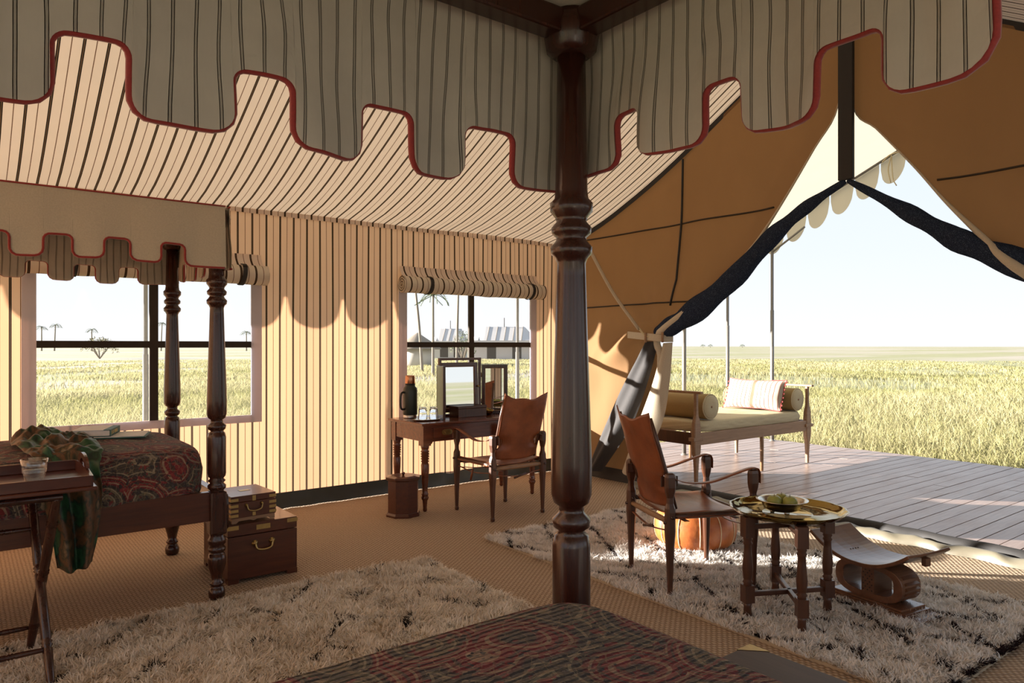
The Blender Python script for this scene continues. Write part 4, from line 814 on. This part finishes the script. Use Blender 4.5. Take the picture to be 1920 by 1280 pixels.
# ------------------------------------------------------------------ pouf
t = thing('leather_pouf', 'round orange leather pouf with cream stitching behind the safari chair', 'pouf', (3.92, 3.05, .012))
PR = 12
def pmod(a_, z): return 1 + .018 * abs(math.cos(a_ * PR / 2)) - .012
prof = [(.0, .20), (.01, .225), (.05, .258), (.11, .272), (.17, .268), (.22, .245), (.255, .20), (.272, .14), (.278, .07), (.276, .01)]
part('body', MB().lathe(prof, 96, mod=pmod), M['pouf'], t)
for k_ in range(PR):
    a_ = (k_ + .5) * 2 * PI / PR; ca, sa = math.cos(a_), math.sin(a_); pts = [(r * .992 * ca, r * .992 * sa, z) for z, r in prof[1:-3]]
    part('stitching', MB().tube(curve(pts, 3), .0032, 5), M['stitch'], t)
for k_ in range(PR):
    a0 = k_ * 2 * PI / PR; pts = []
    for f in np.linspace(0, 1, 9): a_ = a0 + (f - .5) * 2 * PI / PR; r = lerp(.215, .15, math.sin(f * PI)); pts.append((r * math.cos(a_), r * math.sin(a_), interp(r, [.14, .2, .245], [.274, .259, .225]) + .003))
    part('stitching', MB().tube(pts, .003, 5), M['stitch'], t)

# ------------------------------------------------------------------ brass tray table, bowl of fruit
t = thing('folding_table', 'dark turned folding legs carrying the round brass tray', 'table', (3.255, 1.97, .012))
TL = [(0, .017), (.01, .022), (.06, .018), (.085, .024)]; TL2 = [(.16, .024), (.17, .018), (.18, .025), (.19, .018), (.20, .022), (.25, .026), (.33, .019), (.36, .018), (.37, .024), (.38, .018), (.39, .024), (.40, .020), (.41, .023)]
legs = [(-.20, .09), (.185, -.11), (.195, .185), (-.165, -.175)]
for x, y in legs: part('leg', MB().lathe(TL, 16, tr(x, y, 0)).box(x - .025, x + .025, y - .025, y + .025, .08, .165, tr(x, y, 0) @ rot('Z', math.atan2(y, x)) @ tr(-x, -y, 0)).lathe(TL2, 16, tr(x, y, 0)).box(x - .025, x + .025, y - .025, y + .025, .40, .50, tr(x, y, 0) @ rot('Z', math.atan2(y, x)) @ tr(-x, -y, 0)), M['chairwood'], t)
for (p, q), dz in ((((legs[0]), (legs[1])), 0), ((legs[2], legs[3]), .0)):
    an = math.atan2(q[1] - p[1], q[0] - p[0]); L = math.hypot(q[0] - p[0], q[1] - p[1])
    for z in (.12, .45): part('stretcher', MB().box(0, L, -.011, .011, z - .012, z + .012, tr(p[0], p[1], 0) @ rot('Z', an)), M['chairwood'], t, bev=.003)
t = thing('brass_tray', 'scalloped hammered brass tray on the folding table', 'tray', (3.25, 1.965, .513))
def smod(a_, z): return 1 + (.022 * abs(math.sin(a_ * 7)) - .01) * min(1, max(0, z / .02))
part('tray', MB().lathe([(.0, .21), (.003, .235), (.012, .252), (.022, .262), (.034, .276), (.036, .277), (.034, .270), (.022, .256), (.010, .243), (.005, .225), (.004, .12), (.006, .118), (.004, .115), (.004, .002)], 140, mod=smod), M['brass'], t)
t = thing('fruit_bowl', 'footed pale metal bowl of fruit on the brass tray', 'bowl', (3.235, 1.985, .518))
part('bowl', MB().lathe([(.012, .02), (.014, .06), (.024, .085), (.055, .10), (.066, .110), (.069, .124), (.066, .124), (.062, .106), (.028, .084), (.018, .05), (.017, .002)], 40), M['silver'], t)
for k_ in range(3): part('foot', MB().lathe([(0, .010), (.012, .014)], 10, tr(.045 * math.cos(k_ * 2.1), .045 * math.sin(k_ * 2.1), 0)), M['silver'], t)
for (x, y, z), lb in (((-.028, .025, .023), 'left green apple in the metal bowl'), ((.012, -.036, .023), 'right green apple in the metal bowl'), ((.038, .026, .023), 'rear green apple in the metal bowl')):
    f = thing('apple', lb, 'apple', (3.235 + x, 1.985 + y, .518 + z), group='green apples in the bowl')
    part('flesh', MB().lathe([(0, .012), (.004, .022), (.018, .034), (.036, .0365), (.052, .031), (.062, .019), (.060, .008), (.056, .003)], 20), M['apple'], f); part('stalk', MB().tube([(0, 0, .055), (.003, .002, .070)], .0016, 5), M['trunk'], f)

# ------------------------------------------------------------------ carved stool
t = thing('carved_stool', 'carved wooden stool with curved seat and ring support on the rug', 'stool', (3.765, 1.77, .012), math.atan2(-.57, -.10) )
mb = MB()          # local x along the seat's length
def st(u, v): pass
secs = []
for k_ in range(25):
    s = k_ / 24 * 2 - 1; x = s * .285; z = .218 + .11 * abs(s) ** 2.1; sl_ = .42 * abs(s) ** 1.1 * (1 if s > 0 else -1); th = .022 - .006 * abs(s); nx, nz = -math.sin(math.atan(sl_ * 1.6)), math.cos(math.atan(sl_ * 1.6)); hw = .165
    secs.append([(x, -hw, z), (x + nx * th, -hw, z + nz * th), (x + nx * th * .6, -hw * .4, z + nz * th * .75), (x + nx * th * .5, 0, z + nz * th * .7), (x + nx * th * .6, hw * .4, z + nz * th * .75), (x + nx * th, hw, z + nz * th), (x, hw, z)])
part('seat', mb.loft(secs, smooth=False), M['stool'], t, bev=.004)
part('lug', MB().box(.25, .275, -.02, .02, .265, .305), M['stool'], t, bev=.004)
for s in (-1, 1):
    for k_ in range(4): part('inlay_hole', MB().lathe([(0, .004), (.002, .004)], 8, tr(s * .13, -.03 + k_ * .02, .2535)), M['black'], t)
a48 = np.linspace(0, 2 * PI, 49)[:-1]
def sup(w, h, cx, cz, p): return [(cx + w * math.copysign(abs(math.cos(q)) ** p, math.cos(q)), cz + h * math.copysign(abs(math.sin(q)) ** p, math.sin(q))) for q in a48]
part('ring_support', MB().ring(sup(.19, .094, 0, .131, .75), sup(.142, .062, 0, .132, .6), -.075, .075), M['stool'], t, bev=.003)
pl = part('column', MB().box(-.036, .036, -.073, .073, .065, .20), M['stool'], t, bev=.002)
holes = MB()
for i in range(5):
    for j in range(8):
        if (i + j) % 2 == 0:
            for s in (-1, 1): holes.lathe([(0, .0036), (.0012, .0036)], 6, tr(-.024 + i * .012, s * .0732, .082 + j * .0145) @ rot('X', s * -PI / 2), smooth=False)
part('pierced_holes', holes, M['black'], pl)['kind'] = 'stuff'
for sx in (-1, 1):
    for k_ in range(5):
        z = .08 + k_ * .025; xx = .19 * abs(math.cos(math.asin(min(1, max(-1, (z - .131) / .094))))) ** .75
        part('carved_tooth', MB().add([(sx * xx * .97, -.05, z - .012), (sx * xx * .97, .05, z - .012), (sx * xx * .97, .05, z + .012), (sx * xx * .97, -.05, z + .012), (sx * (xx + .016), -.05, z + .002), (sx * (xx + .016), .05, z + .002)], [(0, 1, 2, 3), (0, 4, 5, 1), (2, 5, 4, 3), (0, 3, 4), (1, 5, 2)], smooth=False), M['stool'], t)
part('base_step', MB().box(-.20, .20, -.095, .095, .03, .042), M['stool'], t, bev=.003); part('base_step', MB().box(-.225, .225, -.10, .10, .018, .03), M['stool'], t, bev=.003); part('base', MB().box(-.30, .30, -.105, .105, 0, .018), M['stool'], t, bev=.005)

# ------------------------------------------------------------------ daybed
AX0, AX1, AY0, AY1 = 5.71, 7.74, 4.43, 5.38
t = thing('daybed', 'pale teak daybed with canvas mattress out on the deck', 'daybed', ((AX0 + AX1) / 2, (AY0 + AY1) / 2, -.012))
PAD = [(0, .034, .034), (.10, .038, .036), (.24, .055, .045), (.30, .095, .05), (.36, .105, .05), (.52, .10, .05), (.60, .085, .045), (.66, .045, .036), (.74, .036, .034), (.88, .040, .034)]
for x in (AX0, AX1):
    for y in (AY0, AY1): part('post', MB().loft([[(x + px_, y + py_, z_) for px_, py_, z_ in oct_(w, z, .35, h)] for z, w, h in PAD]), M['teak'], t, world=True); part('peg', MB().box(x - .075, x + .075, y - .034, y + .034, .415, .45), M['teak'], t, world=True, bev=.004)
for y in (AY0, AY1): part('side_rail', MB().box(AX0 + .04, AX1 - .04, y - .018, y + .018, .37, .49), M['teak'], t, world=True, bev=.004)
for x in (AX0, AX1): part('end_rail', MB().box(x - .018, x + .018, AY0 + .03, AY1 - .03, .37, .49), M['chairwood'], t, world=True, bev=.004); part('arm_rail', MB().box(x - .022, x + .022, AY0 - .07, AY1 + .07, .878, .902), M['teak'], t, world=True, bev=.005)
for y in (AY0, AY1): part('centre_leg', MB().lathe([(0, .017), (.3, .021), (.40, .021)], 12, tr(6.83, y, 0)), M['teak'], t, world=True)
tag(part('daybed_mattress', quilt_mesh(AX0 + .05, AX1 - .05, AY0 + .0, AY1 - .0, .60, .492, .006, .03), M['cream'], loc=(6.7, 4.9, .492)), 'flat cream canvas mattress lying on the daybed', 'mattress')
def bolster(x, label, z=.735):
    t = thing('bolster', label, 'bolster', (x, (AY0 + AY1) / 2, z), group='bolsters on the daybed'); L = .90; R = .128; Mx = rot('X', PI / 2)
    part('body', MB().lathe([(-L / 2 + .0, R * .93), (-L / 2 + .012, R), (-.3, R * 1.01), (0, R * 1.02), (.3, R * 1.01), (L / 2 - .012, R), (L / 2, R * .93)], 36, Mx, mod=lambda a_, zz: 1 + .012 * math.sin(9 * a_ + zz * 20)), M['olive'], t)
    for s in (-1, 1):
        d = part('end_disc', MB().lathe([(0, R * .95), (.012, R * .9), (.02, R * .4), (.016, .01)], 32, tr(0, -s * L / 2, 0) @ rot('X', s * PI / 2)), M['cream'], t); part('piping', MB().tube([(R * .97 * math.cos(q), -s * (L / 2 + .002), R * .97 * math.sin(q)) for q in np.linspace(0, 2 * PI, 33)], .006, 6, caps=False), M['cream'], d); part('button', MB().lathe([(0, .012), (.006, .010), (.008, .004)], 12, tr(0, -s * (L / 2 + .016), 0) @ rot('X', s * PI / 2)), M['teak'], d)
bolster(AX0 + .26, 'olive canvas bolster at the near left end of the daybed'); bolster(AX1 - .17, 'olive canvas bolster behind the striped pillow')
def pil(u, v, s):
    a_, b_ = 2 * u - 1, 2 * v - 1; ed = max(0, (1 - a_ ** 4)) ** .5 * max(0, (1 - b_ ** 4)) ** .5; return (s * .075 * ed + .012 * vn(u * 6, v * 5, s), a_ * (.36 + .015 * (b_ * b_)), b_ * (.165 + .02 * a_ * a_))
t = thing('striped_pillow', 'white striped oblong pillow with red pompom edge on the daybed', 'pillow', (AX1 - .40, 4.86, .785), 0); 
mb = MB(); Mp = rot('Y', .35)
for s in (1, -1): mb.grid(lambda u, v: pil(u, v, s), 36, 20, Mp, uvfn=lambda u, v: (u * .72, v * .33))
part('cover', mb, M['pillow'], t)
bd = [(2 * k_ / 30 - 1, -1) for k_ in range(30)] + [(1, 2 * k_ / 16 - 1) for k_ in range(16)] + [(1 - 2 * k_ / 30, 1) for k_ in range(30)] + [(-1, 1 - 2 * k_ / 16) for k_ in range(17)]
bp = [tuple(Mp @ Vector(pil((a_ + 1) / 2, (b_ + 1) / 2, 1))) for a_, b_ in bd]; part('red_piping', MB().tube(bp, .006, 6), M['red'], t)
mb = MB()
for p in bp[30:46:2] + bp[77:92:2]: mb.lathe([(-.009, .002), (-.006, .007), (0, .009), (.006, .007), (.009, .002)], 8, tr(p[0], p[1] * 1.04, p[2]))
part('pompoms', mb, M['red'], t)

# ------------------------------------------------------------------ the plain outside
n = 360000
ang = rng.uniform(-.70, .66, n); dist = 5.5 * np.exp(rng.uniform(0, math.log(90 / 5.5), n)); th = math.radians(52.3) - ang
GX, GY = dist * np.cos(th), dist * np.sin(th)
ok = ~((GX < 9.42) & (GY < 6.72) & (GX > 5)) & ~((GX < 5.5) & (GY < 6.35)) & ~((GX > 5.0) & (GX < 9.42) & (GY < 6.72)); GX, GY, dist = GX[ok], GY[ok], dist[ok]; n = len(GX)
pt = vnoise(GX * .35, GY * .35, 31); band = vnoise(GX * .05 + GY * .03, GY * .14 - GX * .12, 33); ok = ~((band > .62) & (dist > 28) & (rng.uniform(0, 1, n) > .12)); GX, GY, dist, pt = GX[ok], GY[ok], dist[ok], pt[ok]; n = len(GX)
hg = (.20 + .22 * pt) * rng.uniform(.6, 1.25, n) * np.clip(1.15 - dist / 110, .35, 1); wd = .004 + .0009 * dist
k_ = np.clip(pt + rng.normal(0, .25, n), 0, 1)[:, None]; col = np.array((.26, .25, .10))[None] * (1 - k_) + np.array((.45, .40, .23))[None] * k_
V, F, cc = tufts(np.c_[GX, GY, np.full(n, -.31)], rng.normal(.12, .28, (n, 2)), hg, wd, col, .25)
me = set_mesh('grass', V, F, cc); me.materials.append(M['grass']); tag(part('grass', me, None), 'long yellow-green grass covering the plain beyond the deck', 'grass', kind='stuff')
def at(px, dist_, z=-.3):
    r = (px - 960) / 1335; ca, sa = math.cos(math.radians(52.3)), math.sin(math.radians(52.3)); return (dist_ * (ca + r * sa), dist_ * (sa - r * ca), z)
def palm(px, d, h, label, crown=1.0, lean=0.0, fr=11, seed=0, rt=.12, lw=.26, grp='palms seen through the window'):
    r_ = random.Random(seed); loc = at(px, d); t = thing('palm_tree', label, 'palm', loc, group=grp)
    part('trunk', MB().tube(curve([(0, 0, 0), (lean * .4, 0, h * .5), (lean, 0, h)], 6), [lerp(rt * 1.3, rt * .8, k_ / 12) for k_ in range(13)], 8), M['trunk'], t)
    for k_ in range(fr):
        a_ = k_ * 2 * PI / fr + r_.uniform(-.2, .2); up = r_.uniform(-.6, 1.3); L = crown * r_.uniform(.8, 1.1)
        mb = MB(); d_ = Vector((math.cos(a_), math.sin(a_), 0)); sd = Vector((-d_.y, d_.x, 0)); sp = [Vector((lean, 0, h)) + d_ * (L * s_) + Vector((0, 0, L * (up * s_ - (up + .55) * s_ * s_))) for s_ in np.linspace(0, 1, 9)]
        for i in range(1, 9):
            for s in (-1, 1):
                for m_ in (0, .5):
                    p = sp[i - 1].lerp(sp[i], m_); q = p + sd * s * L * lw * math.sin(PI * min(.97, (i - .5) / 8)) + d_ * L * .10 - Vector((0, 0, L * .05)); mb.add([p, p + d_ * L * .05, q], [(0, 1, 2)], smooth=False)
        mb.tube(sp, .018 * crown, 5); part('frond', mb, M['leaf'], t)
    return t
for i, (px, hpx, lb) in enumerate(((78, 35, 'far palm at the left edge of the bed window'), (102, 39, 'far palm second from left in the bed window'), (172, 30, 'far palm above the dry bush in the bed window'), (302, 42, 'far palm between the window bar and rear bed post'), (462, 26, 'far palm at the right edge of the bed window'))):
    palm(px, 230, 1.65 + hpx * 230 / 1335, lb, 1.9, .3 * (i % 2), 16, i, .2, .42)
palm(792, 42, 5.6, 'leaning palm trunk at the left of the desk window', 1.1, -.55, 10, 11, .075); palm(812, 38, 4.35, 'palm with drooping fronds left of centre in the desk window', 1.0, .0, 11, 12, .07); palm(856, 40, 5.6, 'slim palm trunk beside the bar of the desk window', 1.1, .15, 10, 13, .065)
def bush(px, d, w, h, label, mt='bush', seed=0, kind='bush'):
    r_ = random.Random(seed); t = thing('bush', label, kind, at(px, d)); mb = MB(); m2 = MB()
    for k_ in range(9): a_ = r_.uniform(0, 6.28); m2.tube([(0, 0, 0), (w * .2 * math.cos(a_), w * .2 * math.sin(a_), h * .4), (w * .4 * math.cos(a_), w * .4 * math.sin(a_), h * .8)], [.02 * h, .015 * h, .006 * h], 5)
    for k_ in range(700):
        a_ = r_.uniform(0, 6.28); q = r_.random() ** .5; x, y = w / 2 * q * math.cos(a_), w / 2 * q * math.sin(a_); z = h * (.22 + .72 * math.sqrt(max(0, 1 - q * q)) * r_.uniform(.6, 1.05)); s = .05 * w * r_.uniform(.5, 1.2)
        v0 = Vector((x, y, z)); mb.add([v0, v0 + Vector((r_.uniform(-s, s), r_.uniform(-s, s), r_.uniform(-s, s))), v0 + Vector((r_.uniform(-s, s), r_.uniform(-s, s), r_.uniform(-s, s)))], [(0, 1, 2)], smooth=False)
    part('branches', m2, M['trunk'], t); part('foliage', mb, M[mt], t)
bush(187, 90, 4.2, 2.9, 'dry spreading bush on the plain through the bed window', seed=3); bush(868, 75, 2.6, 3.4, 'round green bush before the white tent in the desk window', 'leaf', 4)
for px, lb in ((1318, 'left of two tiny dark bushes on the horizon right of the flap'), (1332, 'right of two tiny dark bushes on the horizon right of the flap'), (1392, 'tiny lone dark bush on the horizon left of the tall pole')): bush(px, 700, 5, 3.2, lb, 'leaf', px)
# camp tents through the desk window
def far_tent(px0, px1, d, label, peaks):
    a0, a1 = Vector(at(px0, d)), Vector(at(px1, d)); t = thing('safari_tent', label, 'tent', tuple(a0)); dv = (a1 - a0); L = dv.length; dv.normalize(); fw = Vector((math.cos(math.radians(52.3)), math.sin(math.radians(52.3)), 0))
    mb = MB(); part('wall', MB().loft([[tuple(dv * x + fw * y + Vector((0, 0, z))) for x, y in ((L * .06, 1), (L * .94, 1), (L * .94, 5), (L * .06, 5))] for z in (0, 2.3)]), M['tentwhite'], t)
    n_ = peaks * 12
    mb.grid(lambda u, v: tuple(dv * (L * u) + fw * (3 * v) + Vector((0, 0, 2.25 + 1.75 * v * min(1, 5 * u + .02, 5 * (1 - u) + .02)))), n_, 8); mb.grid(lambda u, v: tuple(dv * (L * u) + fw * (6 - 3 * v) + Vector((0, 0, 2.25 + 1.75 * v * min(1, 5 * u + .02, 5 * (1 - u) + .02)))), n_, 6)
    rf_ = part('roof', mb, M['tentwhite'], t)
    for k_ in range(1, peaks * 2):
        u_ = k_ / (peaks * 2); hh_ = min(1, 5 * u_ + .02, 5 * (1 - u_) + .02) * 1.75; part('seam_or_shade_line', MB().tube([tuple(dv * (L * u_) + Vector((0, 0, 2.27))), tuple(dv * (L * (u_ + .03)) + fw * 3 + Vector((0, 0, 2.27 + hh_)))], .035, 5), M['thatch'], rf_)
    mb = MB(); ns = int(L / .5)
    for k_ in range(ns):
        for zz in (0,): p = dv * (L * k_ / ns); q = dv * (L * (k_ + 1) / ns); m_ = (p + q) / 2; mb.add([p + Vector((0, 0, 2.28)), q + Vector((0, 0, 2.28)), q + Vector((0, 0, 2.02)), m_ + Vector((0, 0, 1.85)), p + Vector((0, 0, 2.02))], [(0, 4, 3, 2, 1)], smooth=False)
    part('scalloped_valance', mb, M['tentwhite'], t)
    for k_ in (.25, .62):
        p = dv * (L * k_) + fw * .98; part('doorway', MB().loft([[tuple(p + dv * x + fw * y + Vector((0, 0, z))) for x, y in ((0, 0), (1.1, 0), (1.1, .05), (0, .05))] for z in (.1, 1.9)]), M['bar'], t)
    part('flag_pole', MB().tube([tuple(dv * L * .5 + fw * 3 + Vector((0, 0, 3.9))), tuple(dv * L * .5 + fw * 3 + Vector((0, 0, 5.1)))], .05, 6), M['bar'], t)
far_tent(880, 1010, 85, 'long white pavilion tent beyond the right half of the desk window', 4); far_tent(806, 876, 95, 'white pavilion tent behind the palms in the desk window', 3)
t = thing('thatched_hut', 'small dark thatched hut at the left of the desk window', 'hut', at(783, 60)); part('wall', MB().lathe([(0, 1.3), (1.5, 1.3)], 12), M['tentwhite'], t); part('roof', MB().lathe([(1.35, 2.0), (1.45, 2.0), (2.75, .05)], 16), M['thatch'], t)
